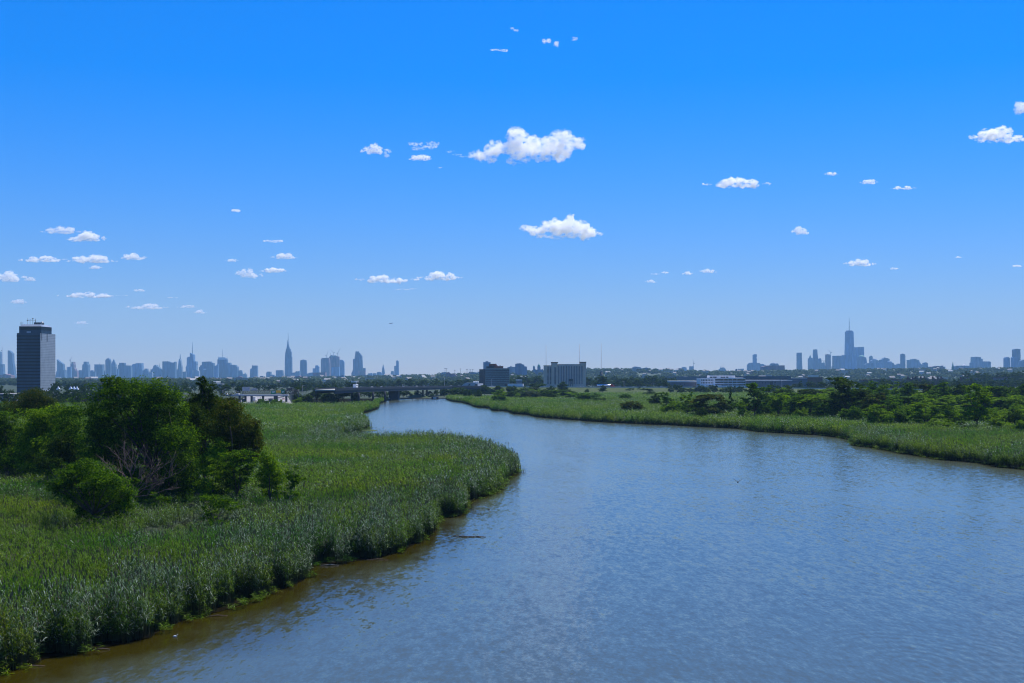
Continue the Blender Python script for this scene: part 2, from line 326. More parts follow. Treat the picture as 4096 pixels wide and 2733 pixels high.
LOW = [(PX(375, 166), 163, 5, 9, .35), (PX(560, 190), 190, 14, 8, .4), (PX(849, 172), 163, 6, 16, .33), (PX(60, 245), 238, 14, 12, .4)]      # trampled, shaded reeds before the trees
def reed_bed(name, line, poly, zones, gy, gx, label):
    Vs = []; Ts = []; Ms = []; off = 0
    def push(V, T, Mi):
        nonlocal off
        Vs.append(V); Ts.append(T+off); Ms.append(Mi); off += len(V)
    # the solid body of the bed, its dark colour painting the shade between stems
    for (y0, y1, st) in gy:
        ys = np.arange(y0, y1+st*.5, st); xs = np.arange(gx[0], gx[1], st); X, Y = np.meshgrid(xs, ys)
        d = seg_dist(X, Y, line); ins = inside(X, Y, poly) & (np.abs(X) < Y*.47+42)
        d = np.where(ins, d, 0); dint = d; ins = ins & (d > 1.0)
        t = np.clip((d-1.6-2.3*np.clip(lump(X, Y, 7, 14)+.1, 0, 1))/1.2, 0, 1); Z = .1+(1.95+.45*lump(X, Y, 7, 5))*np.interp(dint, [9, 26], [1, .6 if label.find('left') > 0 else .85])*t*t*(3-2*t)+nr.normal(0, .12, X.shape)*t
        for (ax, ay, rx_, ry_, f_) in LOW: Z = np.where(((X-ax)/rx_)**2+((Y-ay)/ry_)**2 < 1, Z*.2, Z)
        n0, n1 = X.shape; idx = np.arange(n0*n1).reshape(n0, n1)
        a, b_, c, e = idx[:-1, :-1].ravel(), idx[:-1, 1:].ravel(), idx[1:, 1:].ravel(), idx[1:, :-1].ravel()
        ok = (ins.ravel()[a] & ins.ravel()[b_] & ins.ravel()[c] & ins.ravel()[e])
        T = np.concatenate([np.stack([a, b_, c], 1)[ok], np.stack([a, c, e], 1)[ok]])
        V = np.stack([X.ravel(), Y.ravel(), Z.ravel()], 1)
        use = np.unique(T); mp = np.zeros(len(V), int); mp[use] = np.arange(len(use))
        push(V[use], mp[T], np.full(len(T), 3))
    for (y0, y1, n_, protos, s0, pw) in zones:
        u = nr.random(n_*3); yy = y0*(y1/y0)**u if pw else y0+(y1-y0)*u
        hw = yy*.45+26; xx = nr.uniform(-1, 1, len(yy))*hw
        ok = inside(xx, yy, poly); xx, yy = xx[ok], yy[ok]
        d = seg_dist(xx, yy, line)
        keep = d > .15+2.3*np.clip(lump(xx, yy, 7, 14)+.1, 0, 1)
        xx, yy, d = xx[keep], yy[keep], d[keep]
        hz = 1+.14*lump(xx, yy, 12, 8)+.11*lump(xx, yy, 5, 9)-.12*np.clip(lump(xx, yy, 7, 14), -1, 1)*(d < 9); hz *= np.interp(d, [0, 1.2, 9, 26], [.95, 1.34, 1.30, 1.02 if label.find('left') > 0 else 1.1]); silver = (nr.random(len(xx)) < np.clip((13+7*lump(xx, yy, 14, 31)-d)/8, 0, .75)*(.8+.5*lump(xx, yy, 9, 33))*(1 if label.find('left') > 0 else .3)) & (yy < 560) | (nr.random(len(xx)) < .5*np.clip(lump(xx, yy*1.9, 55, 35)+.15, 0, 1))
        for (ax, ay, rx_, ry_, f_) in LOW: hz = np.where(((xx-ax)/rx_)**2+((yy-ay)/ry_)**2 < 1, hz*f_, hz)
        V, T, Mi = scatter(protos, xx, yy, np.full(len(xx), .15), s0*nr.uniform(.8, 1.2, len(xx)), hz*nr.uniform(.9, 1.1, len(xx)), silver)
        push(V, T, Mi)
    # a thick fringe along the water's edge
    for (x0, y0), (x1, y1) in zip(line[:-1], line[1:]):
        L_ = math.hypot(x1-x0, y1-y0); yc = (y0+y1)/2
        if yc > 1160 or yc < 60: continue
        pr, sp, s0 = (near_t, .16, 1) if yc < 210 else (mid_t, .42, 1) if yc < 460 else (far_t, 1.0, .9)
        for rep in range(2):
            k = max(1, int(L_/sp*1.5)); t = nr.random(k); off_ = nr.uniform(-.25, 2.7, k)
            nx, ny = -(y1-y0)/(L_+1e-9), (x1-x0)/(L_+1e-9)
            xm, ym = (x0+x1)/2+nx*.8, (y0+y1)/2+ny*.8
            sg = 1 if inside(np.array([xm]), np.array([ym]), poly)[0] else -1
            xx = x0+(x1-x0)*t+sg*nx*off_; yy = y0+(y1-y0)*t+sg*ny*off_
            kp = off_ > -.25+2.4*np.clip(lump(xx, yy, 7, 14)+.1, 0, 1); xx, yy = xx[kp], yy[kp]; k = len(xx)
            if not k: continue
            V, T, Mi = scatter(pr, xx, yy, np.full(k, .05), s0*nr.uniform(.8, 1.2, k), nr.uniform(.7, 1.3, k)*(1+.13*lump(xx, yy, 9, 8)), (nr.random(k) < (.55 if label.find('left') > 0 else .15)) & (yc < 560))
            push(V, T, Mi)
    # stray low sprouts and bent stalks standing in the shallows
    for (x0, y0), (x1, y1) in zip(line[:-1], line[1:]):
        L_ = math.hypot(x1-x0, y1-y0); yc = (y0+y1)/2
        if yc > 520 or yc < 70: continue
        k = nr.poisson(L_*.5)
        if not k: continue
        t = nr.random(k); nx, ny = -(y1-y0)/(L_+1e-9), (x1-x0)/(L_+1e-9)
        sg = -1 if inside(np.array([(x0+x1)/2+nx*.8]), np.array([(y0+y1)/2+ny*.8]), poly)[0] else 1
        q = nr.uniform(.1, .9, k)
        V, T, Mi = scatter(near_t if yc < 210 else mid_t, x0+(x1-x0)*t+sg*nx*q, y0+(y1-y0)*t+sg*ny*q, np.full(k, -.1), nr.uniform(.9, 1.5, k), nr.uniform(.12, .42, k))
        push(V, T, Mi)
    me = np_mesh(name, np.concatenate(Vs), np.concatenate(Ts), [M['reed'], M['reed_old'], M['reed_stem'], M['reed_under'], M['reed_silver_glint']], np.concatenate(Ms))
    return tag(link(name, me), label, 'reeds', kind='stuff')
polyL = LB+[(-140, 1150), (-700, 1000), (-700, 55)]
polyR = [(-50, 1185)]+RB+[(260, 190), (900, 190), (900, 1440), (60, 1440), (-10, 1240)]
LNear = [p for p in LB if p[1] < 260]
reed_bed('reeds', LB, polyL, [(62, 215, 16000, near_t, 1, True), (205, 470, 17000, mid_t, 1.1, True), (440, 890, 14000, far_t, 1.25, True)],
         [(60, 300, .9), (300, 500, 1.6), (500, 900, 3.2)], (-400, 5), 'dense green reed bed along the near, left bank of the river')
reed_bed('reeds', RB, polyR, [(250, 470, 13000, mid_t, 1.1, True), (440, 1100, 22000, far_t, 1.25, True), (1000, 1430, 9000, far_t, 2.2, False)],
         [(240, 520, 1.3), (520, 1160, 3), (1160, 1440, 6)], (-60, 620), 'dense green reed bed along the right bank of the river')

# the water sheet, with bank distance for the painted reflections kept as 'depth'
ys = np.concatenate([np.arange(-60, 60, 20), np.arange(60, 460, 2.5), np.arange(460, 1251, 8)]); xs = np.arange(-160, 281, 2.5)
XX, YY = np.meshgrid(xs, ys); nx_, ny_ = len(xs), len(ys); ii = np.arange(nx_*ny_).reshape(ny_, nx_)
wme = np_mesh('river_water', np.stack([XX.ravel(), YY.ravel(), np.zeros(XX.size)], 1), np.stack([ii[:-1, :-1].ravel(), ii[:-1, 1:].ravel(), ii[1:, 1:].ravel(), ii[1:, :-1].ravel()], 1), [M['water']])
dL, dR = seg_dist(XX, YY, LB), seg_dist(XX, YY, RB); refl_mix = np.minimum(dL/(4+15*np.clip((200-YY)/90, 0, 1)), dR/5); refl_mix = np.where(inside(XX, YY, polyL) | inside(XX, YY, polyR), 0, np.clip(refl_mix, 0, 1))
wat = wme.attributes.new('depth', 'FLOAT', 'POINT'); wat.data.foreach_set('value', refl_mix.ravel().astype(np.float32))
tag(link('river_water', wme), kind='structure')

# ---------------------------------------------------------------- trees
DENSER = 1.9
def leaf_cloud(lobes, dens, leaf, g, flat=.5, clump=.19):
    """small leaf faces gathered in sprays over the lobes (cx,cy,cz,rx,ry,rz)"""
    C = []; O = []
    for (cx, cy_, cz, rx, ry, rz) in lobes:
        a = (rx*ry*rz)**(1/3); n_ = max(12, int(dens*DENSER*a*a)); k = max(5, int(n_/44))
        u = g.normal(size=(k, 3)); u /= np.linalg.norm(u, axis=1)[:, None]; rr = g.uniform(.2, 1.2, k)**.7
        rr = np.where(g.random(k) < .10, rr*g.uniform(1.15, 1.45, k), rr); cen = u*rr[:, None]; i = g.integers(0, k, n_)
        p = cen[i]+g.normal(0, clump, (n_, 3))*np.array([1, 1, .6]); C.append(p*np.array([rx, ry, rz])+np.array([cx, cy_, cz])); O.append((u+g.normal(0, .4, (k, 3)))[i])
    C = np.concatenate(C); O = np.concatenate(O); n_ = len(C)
    nm = O*.75+g.normal(0, .33, (n_, 3))+np.array([0, 0, flat]); nm /= np.linalg.norm(nm, axis=1)[:, None]
    t = np.cross(nm, g.normal(size=(n_, 3))); t /= np.linalg.norm(t, axis=1)[:, None]; b_ = np.cross(nm, t)
    s = leaf*g.uniform(.6, 1.25, n_)[:, None]
    V = np.stack([C-t*s*.5, C+b_*s*.3, C+t*s*.5-nm*s*.12, C-b_*s*.3], 1).reshape(-1, 3)
    return V, np.arange(n_*4).reshape(-1, 4)
def limbs(mb, base_, lobes, r, g, lean=0):
    b_ = Vector(base_); top = max(l[2] for l in lobes); cx = sum(l[0] for l in lobes)/len(lobes); cyy = sum(l[1] for l in lobes)/len(lobes)
    fork = Vector((b_.x*.6+cx*.4, b_.y*.6+cyy*.4, b_.z+(top-b_.z)*.32))
    mb.tube([b_, b_.lerp(fork, .5)+Vector((g.uniform(-.2, .2), g.uniform(-.2, .2), 0))*r*3, fork], [r*1.15, r*.95, r*.85], 7)
    for l in lobes:
        t = Vector(l[:3]); mdl = fork.lerp(t, .5)+Vector((g.uniform(-.5, .5), g.uniform(-.5, .5), g.uniform(0, .6)))*r*2
        mb.tube([fork, mdl, t], [r*.55, r*.34, r*.12], 5)
        for q in range(2):
            e = t+Vector((g.normal(0, .6)*l[3], g.normal(0, .6)*l[4], abs(g.normal(0, .6))*l[5])); mb.tube([mdl.lerp(t, .6), e], [r*.2, r*.05], 4)

def lobe_tree(name, label, D, Z, lobes, mat, base_px, dens=260, leaf=.36, r=.25, trunk_px=None, cat='tree', seed=1, depth=1.0, group=None, scale=.5548, oy=1480, ox=0):
    """a tree of its own: lobes given as seen (x, y, rx, ry), each set at its own depth round the trunk"""
    g = np.random.default_rng(seed); k = D/F
    bx = base_px[0]; root = Vector((PX(bx, D), D, .2)); L_ = []
    for (x, y, a, b_) in lobes:
        p = P(ox+x*scale, oy+y*scale, D); rx = a*scale*k; rz = b_*scale*k; ry = (rx+rz)/2*depth
        L_.append((p.x-root.x, g.normal(0, 1)*ry*.9, p.z-root.z, rx, ry, rz))
    e = empty(name, root, label, cat, group)
    mb = MB(); limbs(mb, (0, 0, -.2), L_, r, g); mb.build('trunk', M['bark'], e)
    V, Q = leaf_cloud(L_, dens, leaf, g)
    V = V[:, :]; V[:, 2] = np.maximum(V[:, 2], .3)
    link('crown', np_mesh('crown', V, Q, [M[mat]]), e)
    return e
# the grove on the left bank
lobe_tree('broadleaf_tree', 'tallest dense green tree in the grove on the left bank', 205, 0, [(830,150,120,90),(740,100,38,50),(815,70,30,40),(1000,180,150,110),(1150,180,140,110),(760,280,140,120),(950,360,180,140),(1150,380,160,150),(1260,300,90,120),(1350,480,120,130),(1250,560,150,130),(1330,700,110,120),(1000,500,150,110),(820,470,130,120),(1340,830,90,110),(700,430,90,100),(1150,640,120,100),(1300,920,90,80),(900,620,110,90),(1180,820,100,100),(900,780,120,80),(1010,720,110,90),(790,620,120,90),(1060,850,120,90),(1160,960,100,70),(1020,940,90,60),(700,560,110,90),(1400,760,60,110),(1250,700,110,100)], 'leaf', (640, 0), 250, .36, .45, seed=11)
lobe_tree('broadleaf_tree', 'dark narrow tree with a pointed top beside the tallest tree of the left grove', 216, 0, [(1460,95,40,50),(1480,150,60,50),(1440,210,75,60),(1510,215,75,60),(1520,300,100,90),(1450,330,90,90),(1480,430,100,90),(1390,330,80,90),(1400,470,90,100),(1410,600,90,90),(1390,240,60,70)], 'leaf_dark', (822, 0), 300, .36, .35, seed=12)
lobe_tree('broadleaf_tree', 'bronze green rounded tree at the right end of the left grove', 207, 0, [(1600,250,90,70),(1700,290,100,80),(1640,400,140,110),(1760,420,110,110),(1820,500,70,80),(1700,520,150,90),(1600,520,90,80),(1850,420,30,60),(1860,560,40,50),(1640,620,110,70),(1560,640,120,80),(1780,620,80,60)], 'leaf_brown', (920, 0), 260, .36, .35, seed=13)
lobe_tree('broadleaf_tree', 'bright green bushy tree below the bronze tree of the left grove', 198, 0, [(1560,600,95,90),(1500,690,70,80),(1570,720,80,60),(1530,800,80,60),(1560,880,70,60)], 'leaf_bright', (860, 0), 260, .34, .2, seed=14)
lobe_tree('shrub', 'mid green shrub under the bronze tree, second from the grove end', 196, 0, [(1690,640,100,60),(1750,610,70,50),(1670,720,110,60),(1790,700,60,60),(1690,790,110,60),(1660,860,90,60)], 'leaf', (950, 0), 260, .34, .18, cat='shrub', seed=15)
lobe_tree('shrub', 'tall bright green shrub on the right edge of the left grove', 190, 0, [(1940,660,85,75),(1965,760,95,80),(1900,750,70,70),(1930,830,80,50),(1960,900,80,60)], 'leaf_bright', (1077, 0), 260, .34, .18, cat='shrub', seed=16)
lobe_tree('shrub', 'small outermost shrub right of the left grove, standing in reeds', 186, 0, [(2110,750,58,60),(2130,810,45,40),(2090,830,45,30),(2100,890,55,50)], 'leaf', (1170, 0), 260, .32, .12, cat='shrub', seed=17)
lobe_tree('broadleaf_tree', 'broad bright green tree left of the tallest tree in the grove', 226, 0, [(520,320,110,85),(560,450,120,120),(470,470,90,90),(560,570,110,80),(640,350,60,80),(600,620,110,80),(540,690,130,60)], 'leaf', (300, 0), 260, .38, .35, seed=18)
lobe_tree('broadleaf_tree', 'wide sunlit green tree at the left of the grove, beneath the glass tower', 236, 0, [(330,330,140,75),(250,400,130,100),(400,400,110,90),(330,500,150,110),(230,520,100,90),(300,620,130,80),(240,690,140,70),(380,720,120,60)], 'leaf_bright', (180, 0), 240, .4, .35, seed=19)
lobe_tree('broadleaf_tree', 'green tree cut by the left edge of the picture', 240, 0, [(40,370,110,80),(70,480,130,90),(130,540,100,70),(0,520,80,90),(-60,420,90,90),(60,640,140,80)], 'leaf', (30, 0), 240, .4, .35, seed=20)
lobe_tree('broadleaf_tree', 'dark bronze tree low in the middle of the left grove', 219, 0, [(430,560,105,90),(460,650,85,60),(380,660,80,60)], 'leaf_dark', (240, 0), 280, .36, .3, seed=21)
lobe_tree('broadleaf_tree', 'olive green tree standing just in front of the glass tower', 330, 0, [(300,200,95,60),(250,260,140,60),(370,250,90,60),(200,290,90,40),(420,300,60,40)], 'leaf_brown', (160, 0), 200, .45, .35, seed=22)
lobe_tree('broadleaf_tree', 'low dull green tree behind the left edge trees', 345, 0, [(60,290,120,40),(-20,300,80,40)], 'leaf_dark', (40, 0), 200, .45, .25, seed=23)
lobe_tree('shrub', 'pale greyish green shrub at the left edge below the grove', 250, 0, [(130,640,110,80),(70,600,80,60),(180,690,90,50),(60,690,80,60),(270,710,50,30),(10,640,60,80)], 'leaf_grey', (50, 0), 230, .4, .2, cat='shrub', seed=24)
lobe_tree('shrub', 'big bright green bush in the reeds, nearest the camera', 166, 0, [(600,720,120,70),(500,780,120,80),(700,760,140,90),(850,790,120,60),(430,840,90,60),(560,880,140,100),(760,900,160,110),(900,900,80,90),(650,1020,140,90),(820,1030,110,90),(640,1110,90,70),(780,1130,100,60),(560,1000,60,90),(880,1110,60,50),(330,800,35,30),(960,800,40,30),(470,700,50,35)], 'leaf', (375, 0), 330, .29, .22, cat='shrub', seed=25)
lobe_tree('sapling', 'thin sapling with a flat open crown, right of the bare tree', 172, 0, [(1560,930,105,50),(1680,935,80,38),(1480,960,60,55),(1600,995,105,34),(1500,1050,60,60),(1560,1090,50,60)], 'leaf', (849, 0), 190, .28, .12, cat='sapling', seed=26)
lobe_tree('shrub', 'small leafy shrub in shade behind the bare tree', 190, 0, [(1120,940,70,50),(1150,1000,50,40),(1200,930,40,30)], 'leaf', (625, 0), 220, .28, .1, cat='shrub', seed=27)

def bare_tree(name, label, D, base_px, tips, mat, r=.16, seed=3, fine=3, cat='bare tree', group=None):
    """leafless tree: crooked limbs that fork twice"""
    g = random.Random(seed); b0 = P(base_px[0], base_px[1], D); e = empty(name, b0, label, cat, group)
    tr = MB(); br = MB()
    fork = None
    def crooked(a, b_, n_, amp): return [a.lerp(b_, i/n_)+Vector((g.uniform(-1, 1), g.uniform(-1, 1), g.uniform(-1, 1)))*amp*(0 < i < n_) for i in range(n_+1)]
    def grow(mb, a, b_, r0, lvl):
        L_ = (b_-a).length; pts = crooked(a, b_, 5, L_*.05); mb.tube(pts, [r0*(1-.13*i) for i in range(6)], 5)
        if lvl < 3:
            for q in range(fine+1 if lvl else fine+2):
                t = g.uniform(.3, .95); s = pts[int(t*5)]; d = (b_-a).normalized()+Vector((g.uniform(-.9, .9), g.uniform(-.9, .9), g.uniform(-.3, .8))); d.normalize()
                grow(mb, s, s+d*L_*g.uniform(.3, .6), r0*.62, lvl+1)
    fk = Vector((b0.x, b0.y, b0.z)).lerp(P(tips[0][0], tips[0][1], D), .3)-b0
    tr.tube(crooked(Vector((0, 0, -.3)), fk, 4, .08), [r, r*.95, r*.9, r*.85, r*.8], 7)
    for i, (x, y) in enumerate(tips): grow(br, fk, P(x, y, D+g.uniform(-2, 2))-b0, r*.34, 1)
    tr.build('trunk', M[mat], e); br.build('branches', M[mat], e)
    return e
bare_tree('bare_tree', 'grey leafless tree with crooked limbs before the dark grove', 183, (540, 2085), [(500, 1762), (455, 1800), (425, 1850), (545, 1785), (590, 1802), (700, 1895), (655, 1930), (640, 1870), (690, 1960)], 'dead', .18, 5, 4)
bare_tree('bare_tree', 'thin bare branch leaning out of the reeds beside the big bush', 170, (560, 2140), [(660, 2030), (640, 2010)], 'bark', .07, 8, 1)

# tree kinds that repeat: built once, about 10 m wide and 12 m tall, then copied
KINDS = {}
def kind_mesh(kind, seed):
    if (kind, seed) in KINDS: return KINDS[(kind, seed)]
    g = np.random.default_rng(seed*17+len(kind)); L_ = []
    if kind in ('round', 'belt'):
        for i in range(11):
            a = g.uniform(0, 6.28); t = g.uniform(0, 1); q = math.sqrt(g.uniform())*3.4*(1-.55*t)
            L_.append((q*math.cos(a), q*math.sin(a), 3.6+t*6.2, 2.1-.7*t, 2.1-.7*t, 1.8-.5*t))
        dens, leaf = (95, .5) if kind == 'round' else (34, .85)
    elif kind == 'airy':                       # open crown: flat sprays at the ends of bare limbs
        for i in range(17):
            a = g.uniform(0, 6.28); t = g.uniform(.0, 1); q = math.sqrt(g.uniform(.1, 1))*4.2*(1-.3*t)
            L_.append((q*math.cos(a), q*math.sin(a), 3.0+t*8.0, 1.6, 1.6, .9))
        dens, leaf = 110, .5
    elif kind == 'cone':
        for i in range(11):
            t = i/10; a = g.uniform(0, 6.28); q = 2.6*(1-t)*g.uniform(.2, 1)
            L_.append((q*math.cos(a), q*math.sin(a), 1.5+t*9.6, 2.6*(1-t)+.6, 2.6*(1-t)+.6, 1.3))
        dens, leaf = 60, .7
    else:                                      # bush: leaves down to the ground
        for i in range(13):
            a = g.uniform(0, 6.28); q = math.sqrt(g.uniform())*3.8; zz = g.uniform(2.0, 9.6)*(1-.035*q*q)
            L_.append((q*math.cos(a), q*math.sin(a), max(zz, 1.6), 1.9, 1.9, 2.2))
        dens, leaf = (90, .55) if kind == 'bush' else (30, .85)
    mb = MB(); limbs(mb, (0, 0, -.4), L_, .3 if kind != 'airy' else .24, g); o = mb.build('trunk', M['bark']); tm = o.data; bpy.data.objects.remove(o)
    V, Q = leaf_cloud(L_, dens, leaf, g); V[:, 2] = np.clip(V[:, 2], .2, None)
    V[:, 2] *= 12/np.percentile(V[:, 2], 99.5); V[:, :2] *= 5/np.percentile(np.abs(V[:, 0]), 99)
    KINDS[(kind, seed)] = (tm, V, Q, {}); return KINDS[(kind, seed)]
def place(kind, seed, mat, loc, h, wd, label, group=None, name=None, cat='tree', rz=None):
    tm, V, Q, by = kind_mesh(kind, seed)
    if mat not in by: by[mat] = np_mesh('crown', V, Q, [M[mat]])
    e = empty(name or ('shrub' if 'bush' in kind or kind == 'scrub' else 'broadleaf_tree'), loc, label, cat, group, rnd.uniform(0, 6.28) if rz is None else rz)
    e.scale = (wd/10, wd/10, h/12)
    link('trunk', tm, e); link('crown', by[mat], e)
    return e
def tree_px(kind, seed, mat, x, top, base, wpx, label, group=None, z0=.2, D=None, **kw):
    D = D or GD(base, max(z0, 2.4)); return place(kind, seed, mat, (PX(x, D), D, z0), (PZ(top, D)-z0)*1.03, wpx/F*D*1.1, label, group, **kw)     # the foot stands hidden in the reeds
ORD = 'first second third fourth fifth sixth seventh eighth ninth tenth eleventh twelfth thirteenth fourteenth fifteenth sixteenth seventeenth eighteenth nineteenth twentieth'.split()
def ordw(i):
    if i < 20: return ORD[i]
    t = {2: 'twenty', 3: 'thirty', 4: 'forty', 5: 'fifty'}[(i+1)//10]; u = (i+1) % 10
    return t+'-'+ORD[u-1] if u else {'twenty': 'twentieth', 'thirty': 'thirtieth', 'forty': 'fortieth', 'fifty': 'fiftieth'}[t]
MN = {'leaf': 'green', 'leaf_dark': 'dark green', 'leaf_brown': 'bronze green', 'leaf_bright': 'bright green', 'leaf_grey': 'greyish green', 'leaf_far': 'deep green'}
def belt(x0, x1, n_, D0, D1, h0, h1, where, kinds=('belt',), mats=('leaf_far',), wr=(.75, 1.1), z0=.2, noun='tree', nseed=4, zf=None):
    """a line of separate trees; each is named by its place in that line"""
    xs = sorted(x0+(x1-x0)*(i+rnd.uniform(.1, .9))/n_ for i in range(n_))
    for i, x in enumerate(xs):
        D = rnd.uniform(D0, D1); h = rnd.uniform(h0, h1); m_ = rnd.choice(mats)
        place(rnd.choice(kinds), rnd.randrange(nseed), m_, (PX(x, D), D, zf(x, D) if zf else z0), h, h*rnd.uniform(*wr), '%s %s, %s from left %s' % (MN[m_], noun, ordw(i), where), 'trees '+where if noun == 'tree' else 'shrubs '+where, name=None if noun == 'tree' else 'shrub', cat=noun)
# ---------------------------------------------------------------- right bank trees
def ztree(o, kind, seed, mat, x, top, base, wz, label, grp='trees on the right bank', **kw):
    tree_px(kind, seed, mat, o[0]+x*.383, o[1]+top*.383, o[1]+base*.383, wz*.383, label, grp, **kw)
A1 = (2400, 1450); A2 = (3196, 1450)
ztree(A1, 'bush', 0, 'leaf_dark', 570, 330, 445, 140, 'dark rounded bush at the left end of the right bank trees')
ztree(A1, 'airy', 0, 'leaf', 715, 320, 515, 165, 'open crowned tree on several bare stems near the left of the right bank trees')
ztree(A1, 'airy', 1, 'leaf_bright', 920, 318, 540, 190, 'upright bright tree just left of the bronze tree on the right bank')
ztree(A1, 'bush', 1, 'leaf_bright', 840, 420, 520, 100, 'small bright bush under the open crowned tree, right bank')
ztree(A1, 'round', 0, 'leaf_brown', 1110, 345, 560, 270, 'bronze green spreading tree close to the water, right bank')
ztree(A1, 'bush', 2, 'leaf_dark', 1060, 480, 598, 120, 'dark bush at the water below the bronze tree')
ztree(A1, 'round', 1, 'leaf_brown', 1275, 370, 530, 130, 'small reddish tree behind the bronze tree, right bank')
ztree(A1, 'cone', 0, 'leaf_dark', 1360, 275, 520, 95, 'slim pointed dark tree standing apart, right bank')
ztree(A1, 'airy', 2, 'leaf', 1620, 232, 570, 300, 'tall open tree with flat leaf sprays, right bank middle')
ztree(A1, 'airy', 3, 'leaf_bright', 1500, 430, 580, 140, 'low bright tree under the tall open tree, right bank')
ztree(A1, 'bush', 3, 'leaf', 1720, 430, 560, 170, 'green bush right of the tall open tree, right bank')
ztree(A1, 'round', 2, 'leaf_bright', 1870, 340, 565, 190, 'sunlit rounded tree right of the tall open tree')
ztree(A1, 'round', 3, 'leaf', 2010, 365, 570, 200, 'green rounded tree left of the biggest right bank tree, behind a bush')
ztree(A1, 'airy', 0, 'leaf', 2150, 288, 440, 150, 'flat topped tree set back before the pale meadow, right bank')
ztree(A1, 'bush', 0, 'leaf_far', 1175, 336, 400, 130, 'low domed dark bush alone in the meadow behind the bronze tree')
ztree(A2, 'round', 1, 'leaf_dark', 470, 178, 580, 430, 'largest dark domed tree of the right bank')
ztree(A2, 'round', 0, 'leaf_bright', 120, 355, 570, 260, 'bright tree touching the left side of the largest domed tree')
ztree(A2, 'bush', 1, 'leaf', 300, 400, 580, 260, 'green bush at the left foot of the largest domed tree')
ztree(A2, 'round', 2, 'leaf', 800, 212, 480, 250, 'green tree directly right of the largest domed tree')
ztree(A2, 'airy', 1, 'leaf_bright', 980, 212, 460, 220, 'sunlit flat topped tree, second right of the largest domed tree')
ztree(A2, 'round', 3, 'leaf', 1150, 225, 480, 200, 'green tree left of the orange tinged tree, right bank')
ztree(A2, 'round', 0, 'leaf_brown', 1330, 235, 460, 210, 'orange tinged tree in the back row of the right bank')
ztree(A2, 'round', 1, 'leaf', 1500, 222, 490, 250, 'green tree right of the orange tinged tree')
ztree(A2, 'round', 2, 'leaf_dark', 1640, 238, 480, 220, 'dark tree behind the grey leafless tree, right bank')
ztree(A2, 'airy', 2, 'leaf_bright', 1860, 245, 690, 320, 'tall bright open tree in front, right part of the right bank')
ztree(A2, 'round', 0, 'leaf', 2050, 262, 500, 240, 'green tree behind the tall bright open tree, right bank')
ztree(A2, 'round', 3, 'leaf_dark', 2210, 285, 490, 220, 'dark green tree near the right edge, back row')
ztree(A2, 'round', 1, 'leaf', 2330, 240, 500, 200, 'green tree cut by the right edge, back row')
ztree(A2, 'round', 2, 'leaf_brown', 790, 335, 590, 240, 'bronze bush tree in the middle row, right of the largest domed tree')
ztree(A2, 'bush', 2, 'leaf', 960, 400, 590, 260, 'green bush in the middle row between two bronze crowns')
ztree(A2, 'bush', 0, 'leaf_bright', 830, 455, 660, 280, 'bright bush in the front row with a dark foot, near the water')
ztree(A2, 'bush', 3, 'leaf', 1070, 490, 650, 240, 'green front row bush right of the bright bush with dark foot')
ztree(A2, 'airy', 3, 'leaf_bright', 1330, 415, 665, 330, 'wide open front row tree on thin stems, right bank')
ztree(A2, 'airy', 0, 'leaf', 1600, 455, 680, 190, 'narrow front row tree on thin stems, left of the tall bright one')
ztree(A2, 'bush', 1, 'leaf_bright', 1480, 600, 690, 300, 'low bright thicket in front of the wide open tree')
ztree(A2, 'bush', 2, 'leaf_dark', 2270, 505, 680, 190, 'dark bush near the right edge, front row')
ztree(A2, 'bush', 0, 'leaf_bright', 2090, 590, 700, 280, 'low bright thicket right of the tall bright open tree')
ztree(A2, 'bush', 3, 'leaf_bright', 2340, 610, 720, 170, 'low bright thicket cut by the right edge')
ztree(A2, 'bush', 2, 'leaf', 560, 470, 620, 220, 'green bush at the right foot of the largest domed tree')
ztree(A2, 'bush', 1, 'leaf_bright', 20, 480, 580, 140, 'bright low bush at the left end of the right bank thicket')
bare_tree('bare_tree', 'pale leafless tree left of the tall open tree, right bank', 740, (2955, 1652), [(2950, 1565), (2975, 1575), (2930, 1590)], 'dead', .22, 21, 2)
bare_tree('bare_tree', 'grey leafless spreading tree in the back row of the right bank', 830, (3845, 1632), [(3820, 1585), (3860, 1580), (3885, 1590)], 'dead', .25, 22, 3)
bare_tree('bare_tree', 'fallen grey leafless tree leaning behind the bronze tree', 700, (2940, 1650), [(2890, 1640), (2875, 1628)], 'dead', .18, 23, 2)
# undergrowth filling the right bank between the named trees
def fill(n_, x0, x1, b0, b1, h0, h1, where, kinds, mats, seed):
    g = random.Random(seed); xs_ = sorted(x0+(x1-x0)*(i+g.random())/n_ for i in range(n_))
    for i, x in enumerate(xs_):
        b_ = g.uniform(b0, b1); D = GD(b_, 1.5); h = g.uniform(h0, h1)+1.5; m_ = g.choice(mats)
        place(g.choice(kinds), g.randrange(4), m_, (PX(x, D), D, .2), h, h*g.uniform(1.1, 1.7), '%s bush, %s from left %s' % (MN[m_], ordw(i), where), 'bushes '+where, name='shrub', cat='shrub')
fill(22, 3060, 4110, 1650, 1668, 7, 11, 'in the middle row of right bank thicket', ('bush', 'round'), ('leaf_bright', 'leaf', 'leaf_bright', 'leaf'), 51)
fill(24, 3090, 4120, 1618, 1640, 10, 14, 'in the back row of right bank thicket', ('round', 'bush'), ('leaf', 'leaf_bright', 'leaf', 'leaf_dark'), 52)
fill(16, 3440, 4120, 1675, 1712, 4.5, 7.5, 'in the front row of right bank thicket', ('bush',), ('leaf_bright', 'leaf_bright', 'leaf'), 53)
fill(9, 2640, 3060, 1640, 1660, 4.5, 7, 'under the left right-bank trees', ('bush',), ('leaf', 'leaf_dark', 'leaf_bright'), 54)
